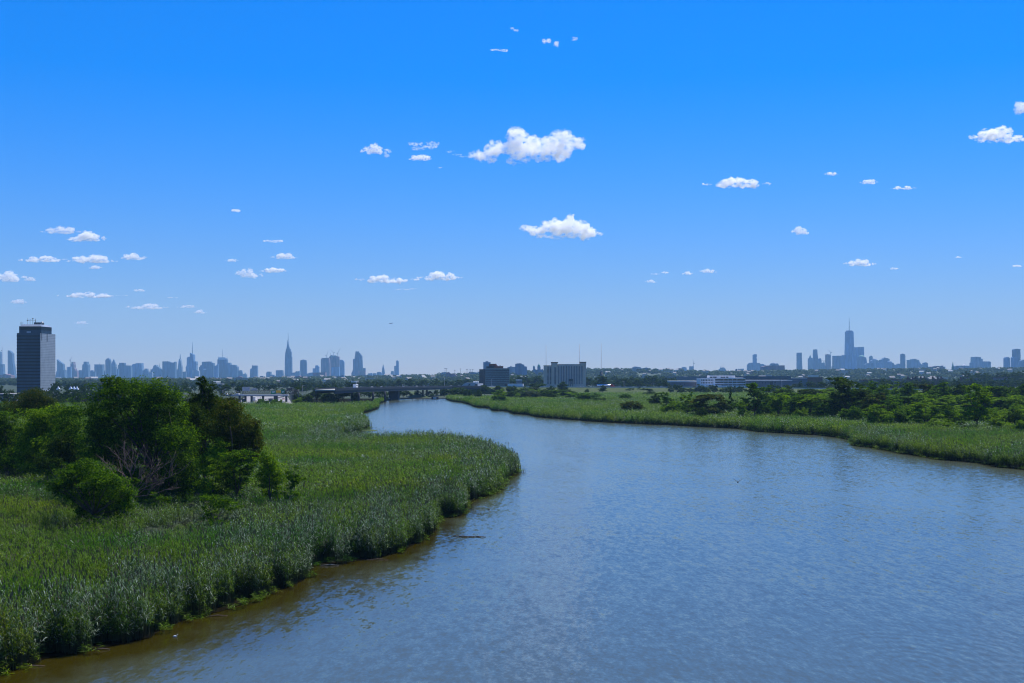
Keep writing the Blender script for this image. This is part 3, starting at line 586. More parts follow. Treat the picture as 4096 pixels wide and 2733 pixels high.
# shrubs in the right marsh
def msh(x, top, base, wpx, mat, label, kind='bush', grp='shrubs in the right marsh', seed=None): tree_px(kind, rnd.randrange(4) if seed is None else seed, mat, x, top, base, wpx, label, grp, cat='shrub', name='shrub')
msh(1993, 1562, 1606, 60, 'leaf_bright', 'bright green round shrub beside the reeds before the teal office block')
msh(2355, 1573, 1601, 108, 'leaf', 'wide domed green shrub in the marsh before the highway')
msh(2531, 1608, 1644, 88, 'leaf_brown', 'olive domed shrub alone in the marsh near the right bank')
msh(2503, 1577, 1598, 50, 'leaf', 'small ragged green shrub in the middle of the marsh')
msh(2452, 1590, 1599, 40, 'leaf_bright', 'flat low bright shrub left of the ragged marsh shrub')
msh(2577, 1586, 1597, 10, 'leaf', 'tiny lone shrub in the marsh meadow')
msh(2400, 1593, 1606, 50, 'leaf_dark', 'low dark shrub at the right foot of the wide domed shrub')
belt(2010, 2300, 22, 1060, 1240, 6, 9.5, 'in the thicket beside the bright shrub', ('bush', 'bush', 'round'), ('leaf_bright', 'leaf', 'leaf_dark', 'leaf_grey'), (1.3, 2.4), noun='shrub')
for x, t_, b_, w_, m_, k_, la in [(1840, 1553, 1586, 72, 'leaf_far', 'bush', 'dark bush against the right end of the bridge'), (1911, 1563, 1592, 34, 'leaf_far', 'bush', 'small round bush below the right bridge end'), (1872, 1560, 1590, 34, 'leaf_far', 'bush', 'small bush between two bushes at the bridge end'),
      (1939, 1543, 1574, 42, 'leaf_far', 'round', 'dark round tree hiding the end of the bridge'), (1995, 1545, 1580, 44, 'leaf_far', 'round', 'dark tree in front of the highway below the teal block'), (2050, 1546, 1580, 50, 'leaf_dark', 'bush', 'dark bush below the white trailer'), (2100, 1550, 1580, 40, 'leaf_far', 'bush', 'deep green bush right of the dark bush below the trailer'),
      (2150, 1537, 1578, 60, 'leaf_far', 'round', 'broad tree covering the highway left of the tan block'), (2200, 1546, 1580, 52, 'leaf_dark', 'bush', 'dark bush below the tan block, left part'), (2248, 1529, 1573, 42, 'leaf_far', 'round', 'tree on a visible trunk before the tan block'),
      (2347, 1556, 1572, 19, 'leaf_dark', 'bush', 'small round dark bush on the grass embankment'), (2410, 1543, 1571, 32, 'leaf_far', 'round', 'round tree before the tanker truck'), (2520, 1554, 1570, 52, 'leaf_far', 'bush', 'bush strip on the embankment right of the tanker'), (2563, 1551, 1570, 40, 'leaf_far', 'bush', 'bush right of the embankment strip'),
      (2592, 1556, 1580, 38, 'leaf_dark', 'round', 'dark tree standing forward in the meadow'), (2664, 1522, 1566, 30, 'leaf_dark', 'bush', 'tall dark oval tree left of the white office block')]:
    tree_px(k_, rnd.randrange(4), m_, x, t_, b_, w_, la, 'trees along the highway')
# left of the bridge
for x, t_, w_, D, m_, k_, la in [(1370, 1553, 62, 960, 'leaf_dark', 'round', 'big round dark tree at the left end of the bridge'), (1310, 1566, 56, 945, 'leaf_dark', 'bush', 'dark tree left of the big round one by the bridge'), (1265, 1553, 60, 985, 'leaf_dark', 'round', 'dark tree in the middle of the clump left of the bridge'),
      (1225, 1580, 50, 940, 'leaf_dark', 'bush', 'low dark bush in the clump left of the bridge'), (1192, 1592, 48, 925, 'leaf_bright', 'bush', 'low bright bush right of the toll plaza'), (1345, 1543, 42, 1010, 'leaf_far', 'round', 'tree rising behind the big round tree by the bridge'), (1425, 1567, 46, 1010, 'leaf_far', 'bush', 'dark bush under the left end of the bridge'),
      (1185, 1550, 40, 1060, 'leaf_dark', 'round', 'dark tree behind the right end of the sign gantry'), (1330, 1590, 40, 935, 'leaf_dark', 'bush', 'low dark bush at the foot of the clump left of the bridge')]:
    place(k_, rnd.randrange(4), m_, (PX(x, D), D, .2), PZ(t_, D), w_/F*D, la, 'trees left of the bridge')
# belts of separate trees farther off
belt(-40, 720, 40, 820, 1250, 9, 13, 'in the wood behind the left grove', ('belt', 'scrub'), ('leaf_far', 'leaf_dark', 'leaf_far'))
belt(200, 660, 18, 1400, 1600, 12, 15, 'in the far row right of the glass tower', ('belt',))
belt(640, 1180, 28, 1250, 2100, 9, 14, 'in the belt behind the toll plaza', ('belt', 'cone', 'belt'), ('leaf_far', 'leaf_dark'))
belt(1160, 1540, 26, 1450, 2200, 10, 16, 'beyond the left half of the bridge', ('belt', 'belt', 'cone'), ('leaf_far', 'leaf_dark'))
belt(1500, 1930, 28, 1750, 2400, 11, 18, 'beyond the right half of the bridge', ('belt',))
belt(1400, 1800, 20, 1215, 1330, 4, 9, 'on the far shore under the bridge', ('scrub', 'belt'), ('leaf_far', 'leaf_dark'), (1.0, 1.6))
belt(2030, 2190, 14, 1850, 2600, 16, 24, 'between the teal and the tan block', ('belt',))
belt(1940, 2460, 20, 1560, 1590, 5, 9, 'behind the highway barrier', ('scrub', 'belt'), ('leaf_far', 'leaf_dark'))
belt(2340, 2700, 42, 1750, 2800, 14, 23, 'in the wood right of the tan block', ('belt',))
belt(2420, 2700, 12, 1510, 1560, 8, 12, 'between tanker truck and white office', ('belt', 'scrub'))
belt(2680, 3170, 28, 1400, 1470, 7, 12, 'in the hedge before the white office', ('scrub', 'belt'), ('leaf_far', 'leaf_dark', 'leaf_grey'), (1, 1.5))
belt(3080, 3500, 30, 1500, 1900, 7, 15, 'right of the long warehouse', ('belt', 'scrub'), ('leaf_far', 'leaf_far', 'leaf_grey'))
belt(3520, 4140, 44, 1550, 2200, 12, 20, 'in the dark wood at the right', ('belt',))
belt(3860, 4140, 14, 2200, 2500, 24, 32, 'on the rise at the far right', ('belt',))
belt(3440, 3720, 14, 2300, 2600, 15, 19, 'behind the brown row houses', ('belt',))

# ---------------------------------------------------------------- the far ridge
RIDGE = [(-200, 1530), (300, 1525), (600, 1522), (900, 1517), (1125, 1512), (1383, 1509), (1472, 1507), (1597, 1504), (1679, 1502), (1755, 1497), (1857, 1495), (2000, 1490), (2110, 1485), (2347, 1477), (2477, 1478), (2628, 1480), (2755, 1484), (2919, 1488), (3143, 1484), (3230, 1482), (3562, 1478), (3726, 1474), (3797, 1478), (4006, 1474), (4300, 1474)]
RX = np.array([p[0] for p in RIDGE]); RY = np.array([p[1] for p in RIDGE])
def ridge_z(x, D):
    zt = np.maximum(.5, H-(np.interp(x, RX, RY)-HZ)/F*5500-9)
    t = np.clip((D-3300)/(5500-3300), 0, 1); return .2+(zt-.2)*t*t*(3-2*t)
Ds = np.linspace(3250, 6400, 42); xs = np.linspace(-250, 4350, 160)
XX, DD = np.meshgrid(xs, Ds); V = np.stack([(XX-CX)/F*DD, DD, np.where(DD > 6350, .2, ridge_z(XX, DD))], 2).reshape(-1, 3)
idx = np.arange(V.shape[0]).reshape(42, 160)
Q = np.stack([idx[:-1, :-1].ravel(), idx[:-1, 1:].ravel(), idx[1:, 1:].ravel(), idx[1:, :-1].ravel()], 1)
tag(link('hill_terrain', np_mesh('hill_terrain', V, Q, [M['hill']], smooth=True)), kind='structure')
M['leaf_woods'] = leafmat('leaf_woods', [(.035, .06, .03), (.05, .085, .035), (.075, .11, .05)], .25)
def woods(name, n_, D0, D1, r0, r1, x0, x1, label, zf, seed):
    g = np.random.default_rng(seed); x = g.uniform(x0, x1, n_); D = np.sqrt(g.uniform(D0**2, D1**2, n_)); L_ = []
    keep = lump(x/400, D/900, 1.3, seed) > -.75
    x, D = x[keep], D[keep]; z = zf(x, D); r = g.uniform(r0, r1, len(x))
    V = []; 
    k = 46                                        # leaf masses per tree
    u = g.normal(size=(len(x), k, 3)); u /= np.linalg.norm(u, axis=2)[:, :, None]; u *= g.uniform(.6, 1, (len(x), k, 1))
    C = u*np.stack([r*1.15, r*1.15, r*.85], 1)[:, None]+np.stack([(x-CX)/F*D, D, z+r*.8], 1)[:, None]
    C = C.reshape(-1, 3); O = u.reshape(-1, 3); n2 = len(C)
    nm = O+g.normal(0, .35, (n2, 3))+np.array([0, 0, .4]); nm /= np.linalg.norm(nm, axis=1)[:, None]
    t = np.cross(nm, g.normal(size=(n2, 3))); t /= np.linalg.norm(t, axis=1)[:, None]; b_ = np.cross(nm, t)
    s = np.repeat(r, k)[:, None]*g.uniform(.3, .6, (n2, 1))
    V = np.stack([C-t*s, C+b_*s*.7, C+t*s-nm*s*.2, C-b_*s*.7], 1).reshape(-1, 3)
    return tag(link(name, np_mesh(name, V, np.arange(n2*4).reshape(-1, 4), [M['leaf_woods']])), label, 'woods', kind='stuff')
woods('woods', 5200, 3000, 5750, 6, 10, -220, 4320, 'tree cover on the far ridge under the skyline', ridge_z, 5)
woods('woods', 900, 2300, 3200, 6, 9, -220, 4320, 'woodland on the plain in front of the far ridge', lambda x, D: np.full(x.shape, .2), 6)
# small houses among the trees of the ridge
HW = [mk('house_cream', (.36, .34, .32), .1), mk('house_brick', (.25, .13, .10), .2), mk('house_white', (.45, .45, .45), .08), mk('roof_grey', (.20, .19, .19), .2), mk('roof_pale', (.36, .36, .36), .1)]
HP = []
for wmt, rf, nm_, wx in ((0, 3, 'cream walled house with grey roof', 11), (1, 3, 'small brick house with grey roof', 10), (2, 4, 'white house with pale roof', 14), (0, 4, 'long flat roofed cream building', 26)):
    mb = MB().box(-wx/2, wx/2, -5, 5, -6, 7, 0)
    if wx < 20: mb.add([(-wx/2-.6, -5.6, 7), (wx/2+.6, -5.6, 7), (wx/2+.6, 5.6, 7), (-wx/2-.6, 5.6, 7), (-wx/2-.6, 0, 10.5), (wx/2+.6, 0, 10.5)], [(0, 1, 5, 4), (2, 3, 4, 5), (0, 4, 3), (1, 2, 5), (3, 2, 1, 0)], 1)
    else: mb.box(-wx/2-.4, wx/2+.4, -5.4, 5.4, 7, 7.7, 1)
    o = mb.build('house', [HW[wmt], HW[rf]]); HP.append((o.data, nm_)); bpy.data.objects.remove(o)
for i in range(250):
    x = rnd.uniform(-60, 4150); D = math.sqrt(rnd.uniform(3100**2, 5600**2))
    if x < 1000 and rnd.random() < .4: continue
    me, nm_ = rnd.choice(HP); z = float(ridge_z(x, D))
    o = link('house', me, loc=(PX(x, D), D, z+rnd.uniform(3, 7))); o.rotation_euler.z = rnd.uniform(-.9, .9); s = rnd.uniform(.8, 1.5); o.scale = (s, s, s*.9)
    tag(o, nm_+' among the trees of the far ridge', 'house', 'houses on the far ridge: '+nm_)
# ---------------------------------------------------------------- skyline
VW = {1: (0, 1240), 2: (500, 1240), 3: (1000, 1240), 4: (1500, 1300), 5: (2000, 1300), 6: (2500, 1300), 7: (3000, 1240), 8: (3496, 1240)}
KZ = 600/2350
def vp(v, x, y): return VW[v][0]+x*KZ, VW[v][1]+y*KZ
def facade(name, c, c2): return mk(name, tuple(x*1.15 for x in c), .2, .06, .7, .3, stretch=(1, 1, .22), c2=tuple(x*.72 for x in c2))  # far haze put into the facade colours as extra blue
TM = {'g': facade('tower_hazed_grey', (.12, .20, .30), (.08, .15, .25)), 'd': facade('tower_dark_glass', (.07, .14, .25), (.045, .10, .19)), 'p': facade('tower_pale_stone', (.28, .33, .40), (.20, .26, .33)),
      'r': facade('tower_reddish', (.27, .16, .19), (.14, .14, .20)), 'b': facade('tower_hazed_glass', (.16, .29, .46), (.11, .22, .37)), 'w': mk('tower_white', (.7, .7, .7), .1, .05), 'c': mk('tower_copper', (.14, .28, .22), .2, .05)}
def pts(v, s, D): return [(PX(vp(v, *q)[0], D), PZ(vp(v, *q)[1], D)) for q in [tuple(map(float, t.split(','))) for t in s.split()]]
def outline(v, s, D, zb):
    p = pts(v, s, D); return [(p[0][0], zb)]+p+[(p[-1][0], zb)]
def tower(v, s, D, m, label, cat='skyscraper', name='skyscraper', parts=(), zb=-1, dep=None):
    """a high-rise: its stepped outline given a real depth; further parts as (name, outline, material) or ('mast', x, top, foot, width)"""
    ol = outline(v, s, D, zb)[::-1]; xs_ = [p[0] for p in ol]; wd = max(xs_)-min(xs_); cx = (max(xs_)+min(xs_))/2; dep = dep or min(60, max(14, wd*.8))
    mesh = MB().elev(ol[::-1], D-dep/2, D+dep/2)
    if not parts:
        o = mesh.build(name, TM[m], origin=(cx, D, 0)); return tag(o, label, cat, 'towers of the skyline' if cat == 'skyscraper' else None)
    e = empty(name, (cx, D, 0), label, cat, 'towers of the skyline' if cat == 'skyscraper' else None)
    def put(mb, nm, mt): o = mb.build(nm, TM[mt], origin=(cx, D, 0)); o.location = (0, 0, 0); o.parent = e; return o
    put(mesh, 'shaft', m)
    for p in parts:
        if p[0] in ('mast', 'spire', 'antenna'):
            x, zt = pts(v, '%f,%f' % (p[1], p[2]), D)[0]; _, zf = pts(v, '%f,%f' % (p[1], p[3]), D)[0]; r = p[4]*KZ/F*D/2
            put(MB().tube([(x, D, zf-8), (x, D, zf+(zt-zf)*.5), (x, D, zt)], [r, r*.65, r*.3], 6), p[0], 'g')
        elif p[0] == 'dome':
            _, x0, x1, yt, yb, mt = p; a, zt = pts(v, '%f,%f' % (x0, yt), D)[0]; b_, zf = pts(v, '%f,%f' % (x1, yb), D)[0]; r = (b_-a)/2
            put(MB().lathe((a+b_)/2, D, [(r, zf-2)]+[(r*math.cos(t*math.pi/12), zf+(zt-zf)*math.sin(t*math.pi/12)) for t in range(6)]+[(r*.05, zt)], 14), 'dome', mt)
        elif p[0] == 'roof':                                # pyramid
            _, x0, x1, yt, yb, mt = p; a, zt = pts(v, '%f,%f' % (x0, yt), D)[0]; b_, zf = pts(v, '%f,%f' % (x1, yb), D)[0]; q = (a+b_)/2; h = (b_-a)/2
            put(MB().frus((a, b_, D-h, D+h), (q-h*.04, q+h*.04, D-h*.04, D+h*.04), zf, zt), 'roof', mt)
        else:
            ol2 = outline(v, p[1], D, p[3] if len(p) > 3 else zb); xs2 = [q[0] for q in ol2]; d2 = p[4] if len(p) > 4 else min(50, max(8, (max(xs2)-min(xs2))*.8))
            put(MB().elev(ol2, D-dep/2-3, D-dep/2+d2), p[0], p[2])
    return e
def crane(v, x, top, foot, D, label, jib=None):
    """luffing tower crane: mast, slanting jib, counterweight"""
    x0, z1 = pts(v, '%f,%f' % (x, top), D)[0]; _, z0 = pts(v, '%f,%f' % (x, foot), D)[0]
    e = empty('tower_crane', (x0, D, z0), label, 'crane', 'cranes of the skyline'); k = KZ/F*D
    MB().box(-1.6, 1.6, -1.6, 1.6, -4, z1-z0).build('mast', M['steel'], e)
    jx, jy = jib; MB().tube([(0, 0, z1-z0), ((jx-x)*k, 0, z1-z0+(top-jy)*k)], [1.6, 1.0], 4).build('jib', M['steel'], e)
    sg = -1 if jx > x else 1
    MB().box(min(0, sg*10), max(0, sg*10), -2, 2, z1-z0, z1-z0+4).build('counterweight', M['darksteel'], e)
S = 'in the far skyline'
tower(1, '-25,655 22,655 24,850 60,850 66,940 70,1010', 10600, 'g', 'stepped dark tower cut by the left edge of the skyline')
crane(1, 34, 640, 850, 10500, 'thin crane above the stepped tower at the left edge', (48, 560))
tower(1, '138,640 150,634 185,655 207,685 213,830 222,860 236,970 245,1060', 10900, 'd', 'tall tower with a rounded slanting top left of the glass tower')
tower(1, '15,1020 90,1012 92,1005 130,1003 132,1015 205,1025', 7200, 'r', 'low reddish slab left of the glass tower foot', 'building', 'apartment_block')
tower(1, '770,800 828,800 838,900 845,1010 860,1085 880,1110', 10700, 'g', 'slim tower half hidden behind the glass tower')
tower(1, '905,775 915,785 1000,850 1008,940', 11000, 'd', 'tower with a sharply slanting roof, right of the glass tower')
tower(1, '888,1040 905,960 935,945 1030,945 1035,1060 1050,1110', 10300, 'g', 'broad block in front of the slant roofed tower')
crane(1, 1030, 960, 1000, 10200, 'small crane right of the slant roofed tower', (1052, 870))
tower(1, '1060,895 1116,890 1118,960', 10400, 'b', 'pale glass block under the crane, left skyline')
crane(1, 1103, 790, 890, 10400, 'crane above the pale glass block, left skyline', (1130, 718))
tower(1, '1112,900 1120,860 1135,835 1135,815 1165,815 1165,835 1172,860 1172,910 1190,920 1192,950 1218,950 1225,1060', 10600, 'r', 'reddish stepped tower right of the pale glass block')
tower(1, '1255,945 1305,945 1310,855 1328,850 1330,812 1375,812 1378,850 1395,855 1400,1010 1410,1080', 10500, 'g', 'tower with a narrow raised top, left skyline')
tower(1, '1425,960 1440,945 1460,945 1465,965 1500,968', 10200, 'g', 'low block left of the plain flat topped tower')
tower(1, '1495,855 1622,855 1625,1000', 10600, 'g', 'plain wide flat topped tower left of the two pointed towers', parts=(('mast', 1557, 830, 855, 8),))
tower(1, '1632,970 1640,945 1655,960', 10100, 'g', 'small pointed block between the flat topped and pointed towers')
tower(1, '1660,800 1672,770 1690,760 1704,760 1722,770 1735,800 1738,980', 10500, 'd', 'round shouldered tower with a tiny spike beside the pyramid tower', parts=(('spire', 1697, 745, 762, 10),))
tower(1, '1738,880 1826,890 1832,985', 10800, 'g', 'tower with a tall pyramid roof', parts=(('roof', 1738, 1828, 772, 885, 'g'),))
tower(1, '1832,925 1862,925', 10200, 'b', 'narrow filler block right of the pyramid tower')
tower(1, '1862,865 1875,862 1880,830 1960,830 1965,870', 10600, 'd', 'broad tower with a raised flat crown, second right of the pyramid')
tower(1, '1960,872 2060,872 2065,960', 10400, 'g', 'wide dark block right of the raised crown tower', parts=(('mast', 2005, 840, 872, 6),))
tower(1, '2070,890 2095,850 2130,845 2150,835 2232,835 2240,950', 10700, 'b', 'bulky tower with a chamfered left shoulder')
tower(1, '2240,950 2270,945 2275,920 2315,920 2317,945 2330,950 2335,1010', 10300, 'g', 'small stepped block right of the chamfered tower')
tower(2, '370,980 430,975 435,1010', 10200, 'p', 'pale low block left of the ziggurat tower')
tower(2, '413,935 440,930 455,910 458,880 475,870 490,860 507,870 512,890 540,900 560,920 585,940 590,970', 10500, 'g', 'ziggurat shaped tower with a thin mast', parts=(('mast', 537, 830, 900, 10),))
tower(2, '600,808 690,805 712,820 755,825 770,828 795,812 797,1000', 10500, 'd', 'broad twin block with upswept corners left of the needle spired tower')
tower(2, '808,935 835,930 842,860 850,800 856,770 874,770 882,800 890,860 900,900 903,960', 10800, 'p', 'slender art deco tower tapering to a needle spire', parts=(('spire', 865, 690, 775, 20), ('base', '806,936 838,932 842,1000', 'g')))
tower(2, '905,970 960,965', 10300, 'g', 'low block between the needle spire and the mast tower')
tower(2, '965,900 980,870 983,750 1010,735 1030,735 1032,675 1050,682 1062,690 1085,700 1088,805 1127,808 1130,850 1125,860 1130,950', 10500, 'b', 'faceted glass tower carrying a very tall thin mast', parts=(('mast', 1056, 497, 690, 12),))
tower(2, '1060,945 1135,940 1165,955 1168,1000', 10100, 'p', 'pale low block at the foot of the faceted glass tower')
tower(2, '1172,895 1190,890 1192,870 1215,865 1217,815 1350,808 1357,825 1395,835 1397,900', 10500, 'd', 'massive broad tower with a bright panel near its middle', parts=(('panel', '1243,922 1287,922', 'w', 74, 4),))
tower(2, '1397,880 1440,870 1445,850 1462,855', 10300, 'b', 'block filling the gap left of the framed mast tower')
tower(2, '1460,780 1480,757 1590,757 1602,785 1605,900', 10600, 'd', 'tower with corner posts and a central mast', parts=(('antenna', 1463, 730, 785, 8), ('antenna', 1599, 730, 785, 8), ('mast', 1529, 600, 757, 8), ('crown', '1478,745 1590,745', 'w', 163)))
tower(2, '1605,850 1615,830 1658,828 1660,860 1745,862 1750,885 1772,890 1775,950', 10500, 'g', 'wide stepped block right of the framed mast tower')
tower(2, '1775,950 1832,945 1838,975 1845,985', 10300, 'g', 'mid height block stepping down at the edge of the cluster')
tower(2, '1845,1005 1878,1005 1880,985 1892,985 1895,1005 1912,1010', 10200, 'p', 'small block with a rooftop tank at the cluster edge')
tower(2, '1967,950 1972,925 1995,915 1998,872 2075,872 2080,1080', 10500, 'g', 'isolated slab tower left of the tallest spired skyscraper')
tower(2, '1940,1055 2005,1050', 9800, 'g', 'low annex at the foot of the isolated slab tower')
tower(2, '2113,1065 2118,1040 2130,1035 2160,1035 2168,1045 2172,1065', 6500, 'd', 'small dark church like block right of the isolated slab tower', 'building', 'church')
tower(3, '263,985 280,968 330,968 333,1020 350,1015 375,1015 390,1035', 10400, 'g', 'lone squat tower with a lower wing, left of the trapezoid block')
tower(3, '413,950 430,945 515,945 520,1000 535,1075', 10400, 'd', 'trapezoid block directly left of the tallest spired skyscraper')
tower(3, '548,1040 550,980 553,740 558,690 560,655 567,650 570,612 637,612 640,650 650,660 652,730 658,740 660,980 665,1040', 10500, 'g', 'tallest spired skyscraper with setbacks, a tapering crown and a needle mast',
      parts=(('crown', '578,612 585,570 592,520 594,480 602,480 606,520 616,570 630,612', 'g', 250), ('mast', 598, 360, 485, 11)), dep=40)
tower(3, '655,985 720,980 725,960 750,960 755,980 770,955 780,955 785,985', 10300, 'g', 'low jagged block right of the tallest spired skyscraper')
tower(3, '790,830 797,790 825,785 830,778 845,778 850,785 880,788 887,830 890,1000', 10500, 'd', 'isolated two toned tower between spired skyscraper and cranes')
tower(3, '888,1000 915,995 935,985 990,980', 10300, 'g', 'low block behind the long reddish slab')
tower(3, '988,918 1025,915 1030,870 1045,868 1065,868 1082,890 1085,970', 10400, 'b', 'small pair of glass towers left of the building site towers')
tower(3, '995,985 1130,980 1190,980', 7000, 'r', 'long reddish slab below the building site towers', 'building', 'apartment_block')
tower(3, '1118,790 1130,755 1245,750 1255,850', 10500, 'r', 'reddish unfinished tower with cranes, left one of two')
tower(3, '1245,745 1258,725 1355,722 1395,732 1403,765 1402,900', 10700, 'r', 'unfinished tower with cranes, right and taller one of two', parts=(('scaffold', '1258,722 1270,715 1350,715 1352,722', 'g', 190),))
tower(3, '1280,900 1340,895 1402,892', 10200, 'b', 'glass podium tower in front of the unfinished towers')
crane(3, 1197, 725, 755, 10500, 'crane on the left unfinished tower', (1233, 620))
crane(3, 1268, 715, 730, 10550, 'short crane between the two unfinished towers', (1258, 655))
crane(3, 1308, 675, 725, 10600, 'crane with its jib to the left on the taller unfinished tower', (1247, 600))
crane(3, 1375, 680, 730, 10600, 'crane with its jib to the right on the taller unfinished tower', (1420, 588))
tower(3, '1405,790 1432,780 1460,790 1478,815 1480,1030', 10500, 'b', 'pale tower with a rounded shoulder right of the unfinished towers')
tower(3, '1593,1060 1597,985 1612,960 1620,920 1620,775 1645,765 1650,720 1660,655 1668,648 1690,655 1720,675 1740,700 1755,725 1760,800 1765,900 1768,980', 10600, 'd', 'angular glass tower with a slanting top and a jutting deck', parts=(('observation_deck', '1672,660 1690,654 1712,650', 'g', 226, 24),))
tower(3, '1765,912 1810,914 1814,1010', 10400, 'g', 'low tower right of the jutting deck tower')
tower(3, '1690,950 1808,950', 10000, 'r', 'reddish block at the foot of the jutting deck tower')
tower(3, '1845,1005 1860,995 1915,990 1920,1000', 10400, 'p', 'low pale block left of the pointed clock tower')
tower(3, '1925,992 1980,992', 10500, 'g', 'low flat block left of the pointed clock tower, nearer to it')
tower(3, '1990,985 2005,972 2045,972 2065,990', 10400, 'g', 'low block touching the pointed clock tower')
tower(3, '2065,990 2072,920 2080,890 2094,890 2105,920 2115,990', 10600, 'p', 'pale tower ending in a pointed spire right of the jutting deck tower', parts=(('roof', 2077, 2097, 845, 895, 'p'),))
tower(3, '2205,1000 2215,960 2250,958 2255,990', 10400, 'g', 'low block left of the round topped tower')
tower(3, '2262,880 2290,878 2292,805 2300,795 2310,790 2320,795 2330,810 2333,1030', 10600, 'b', 'slim tower with a rounded top alone above the ridge')
# right part
tower(6, '118,665 145,652 170,655 240,665 262,690', 5600, 'p', 'pale apartment block on the ridge right of the radio masts', 'building', 'apartment_block', zb=20)
tower(6, '270,680 300,675 330,668 370,680 380,700', 5600, 'g', 'grey ridge building with a tiny turret', 'building', 'building', zb=20, parts=(('spire', 330, 650, 675, 8),))
tower(6, '820,690 850,678 912,688', 5600, 'r', 'brown apartment block on the ridge left of the pale glass tower', 'building', 'apartment_block', zb=20)
tower(6, '890,665 925,658 960,668 965,715', 10500, 'b', 'pale glass tower showing just above the ridge')
tower(6, '1008,650 1072,648 1070,715', 10500, 'g', 'tower with splayed sides under a lone crane')
crane(6, 1074, 610, 700, 10500, 'lone crane above the ridge, right of centre', (1064, 525))
tower(6, '1470,695 1490,690 1492,672 1500,668 1545,668 1570,690 1572,720', 10500, 'g', 'domed block with two small masts above the ridge', parts=(('mast', 1503, 630, 668, 7), ('mast', 1536, 618, 668, 7)))
tower(6, '1733,700 1737,690 1748,690 1752,700', 5600, 'd', 'small dark water tower on the ridge', 'tower', 'water_tower', zb=20)
tower(6, '1770,690 1855,685', 10300, 'g', 'low wide block left of the irregular stacked tower')
tower(6, '1915,630 1935,600 1970,592 2005,595', 10500, 'g', 'broad block left of the irregular stacked tower')
tower(6, '2003,470 2015,462 2060,460 2062,500 2056,505 2056,520 2063,540 2060,570 2062,600', 10700, 'b', 'irregular stacked tower with jutting floors')
tower(6, '2060,598 2100,595 2105,612 2150,615 2175,625 2200,630', 10500, 'g', 'wide stepped block right of the irregular stacked tower')
tower(7, '180,890 235,880 245,872 520,870 525,930', 5700, 'r', 'wide brown slab building on the ridge below a pale dome', 'building', 'apartment_block', zb=15)
tower(7, '313,870 325,845 430,840 442,870', 7500, 'p', 'pale building with a domed roof behind the wide brown slab', 'building', 'domed_building', parts=(('dome', 318, 438, 822, 850, 'p'),))
tower(7, '735,672 805,670 808,800 815,940', 10500, 'g', 'straight isolated slab tower left of the spired pair')
tower(7, '912,760 925,752 958,752 975,757 980,860 985,930', 10500, 'p', 'old tower with a small pointed roof', parts=(('roof', 926, 958, 703, 755, 'c'),))
tower(7, '990,690 995,620 1047,618 1052,690 1060,740 1062,930', 10600, 'g', 'tall tapered tower left of the tallest right hand skyscraper')
tower(7, '1070,770 1085,760 1108,760 1115,790 1118,825', 10400, 'g', 'rounded top tower right of the tall tapered one')
tower(7, '1110,830 1165,825 1165,880 1178,885 1185,905', 10300, 'g', 'low stepped block with a small crane')
crane(7, 1155, 805, 830, 10300, 'small crane on the low stepped block', (1126, 785))
tower(7, '1185,700 1200,694 1240,696 1255,715 1260,800 1262,930', 10500, 'r', 'reddish tower under construction, right skyline')
crane(7, 1264, 668, 930, 10450, 'tall crane beside the reddish tower, right skyline', (1216, 608))
tower(7, '1290,885 1302,880 1302,720 1430,718 1432,930', 10500, 'g', 'wide flat topped block left of the tallest right hand skyscraper')
tower(7, '1430,755 1485,755', 10600, 'b', 'block between the wide flat topped one and the tallest tower')
tower(7, '1450,710 1575,708 1640,715', 10200, 'b', 'broad front block at the foot of the tallest right hand skyscraper')
D_ = 10600
def wtc():
    v = 7; x = lambda q: pts(v, '%f,0' % q, D_)[0][0]; z = lambda q: pts(v, '0,%f' % q, D_)[0][1]
    e = empty('skyscraper', ((x(1490)+x(1632))/2, D_, 0), 'tallest right hand skyscraper, tapering glass with a tall mast', 'skyscraper', 'towers of the skyline'); og = e.location.copy()
    def put(mb, nm, mt): o = mb.build(nm, TM[mt], origin=og); o.location = (0, 0, 0); o.parent = e
    a, b_ = x(1490), x(1630); c = (a+b_)/2; h = (b_-a)/2; t = (x(1607)-x(1502))/2; c2 = (x(1607)+x(1502))/2
    put(MB().frus((a, b_, D_-h, D_+h), (c2-t, c2+t, D_-t, D_+t), -1, z(345)), 'shaft', 'b')
    put(MB().frus((c2-t*.9, c2+t*.9, D_-t*.9, D_+t*.9), (c2-t*.72, c2+t*.72, D_-t*.72, D_+t*.72), z(345), z(324)), 'crown', 'g')
    put(MB().tube([(c2, D_, z(326)), (c2, D_, z(210)), (c2, D_, z(112))], [3.2, 2.2, .9], 6), 'mast', 'g')
wtc()
tower(7, '1645,585 1772,582 1775,720', 10700, 'b', 'plain wide glass tower right of the tallest right hand skyscraper')
tower(7, '1690,740 1805,745 1812,790 1820,840 1825,930', 10300, 'g', 'block with a pale green domed roof', parts=(('dome', 1698, 1798, 710, 745, 'c'),))
tower(7, '1800,865 1820,835 1925,835 1930,865', 10200, 'g', 'low wide block right of the green domed one')
tower(7, '1870,740 1880,725 1895,722 1910,725 1920,750', 10600, 'g', 'slim rounded tower with two short masts', parts=(('mast', 1893, 708, 725, 7), ('mast', 1905, 708, 725, 7)))
tower(7, '1890,800 1905,790 1985,785 2000,800 2005,830', 10400, 'p', 'block with a round dome, right of the slim rounded tower', parts=(('dome', 1908, 1988, 757, 790, 'p'),))
tower(7, '2030,785 2070,770 2085,755 2130,755 2170,770 2172,800', 10500, 'g', 'bulky block with a low pyramid roof', parts=(('roof', 2085, 2132, 738, 757, 'g'),))
tower(7, '1995,830 2085,825', 10100, 'b', 'low block before the low pyramid roofed one')
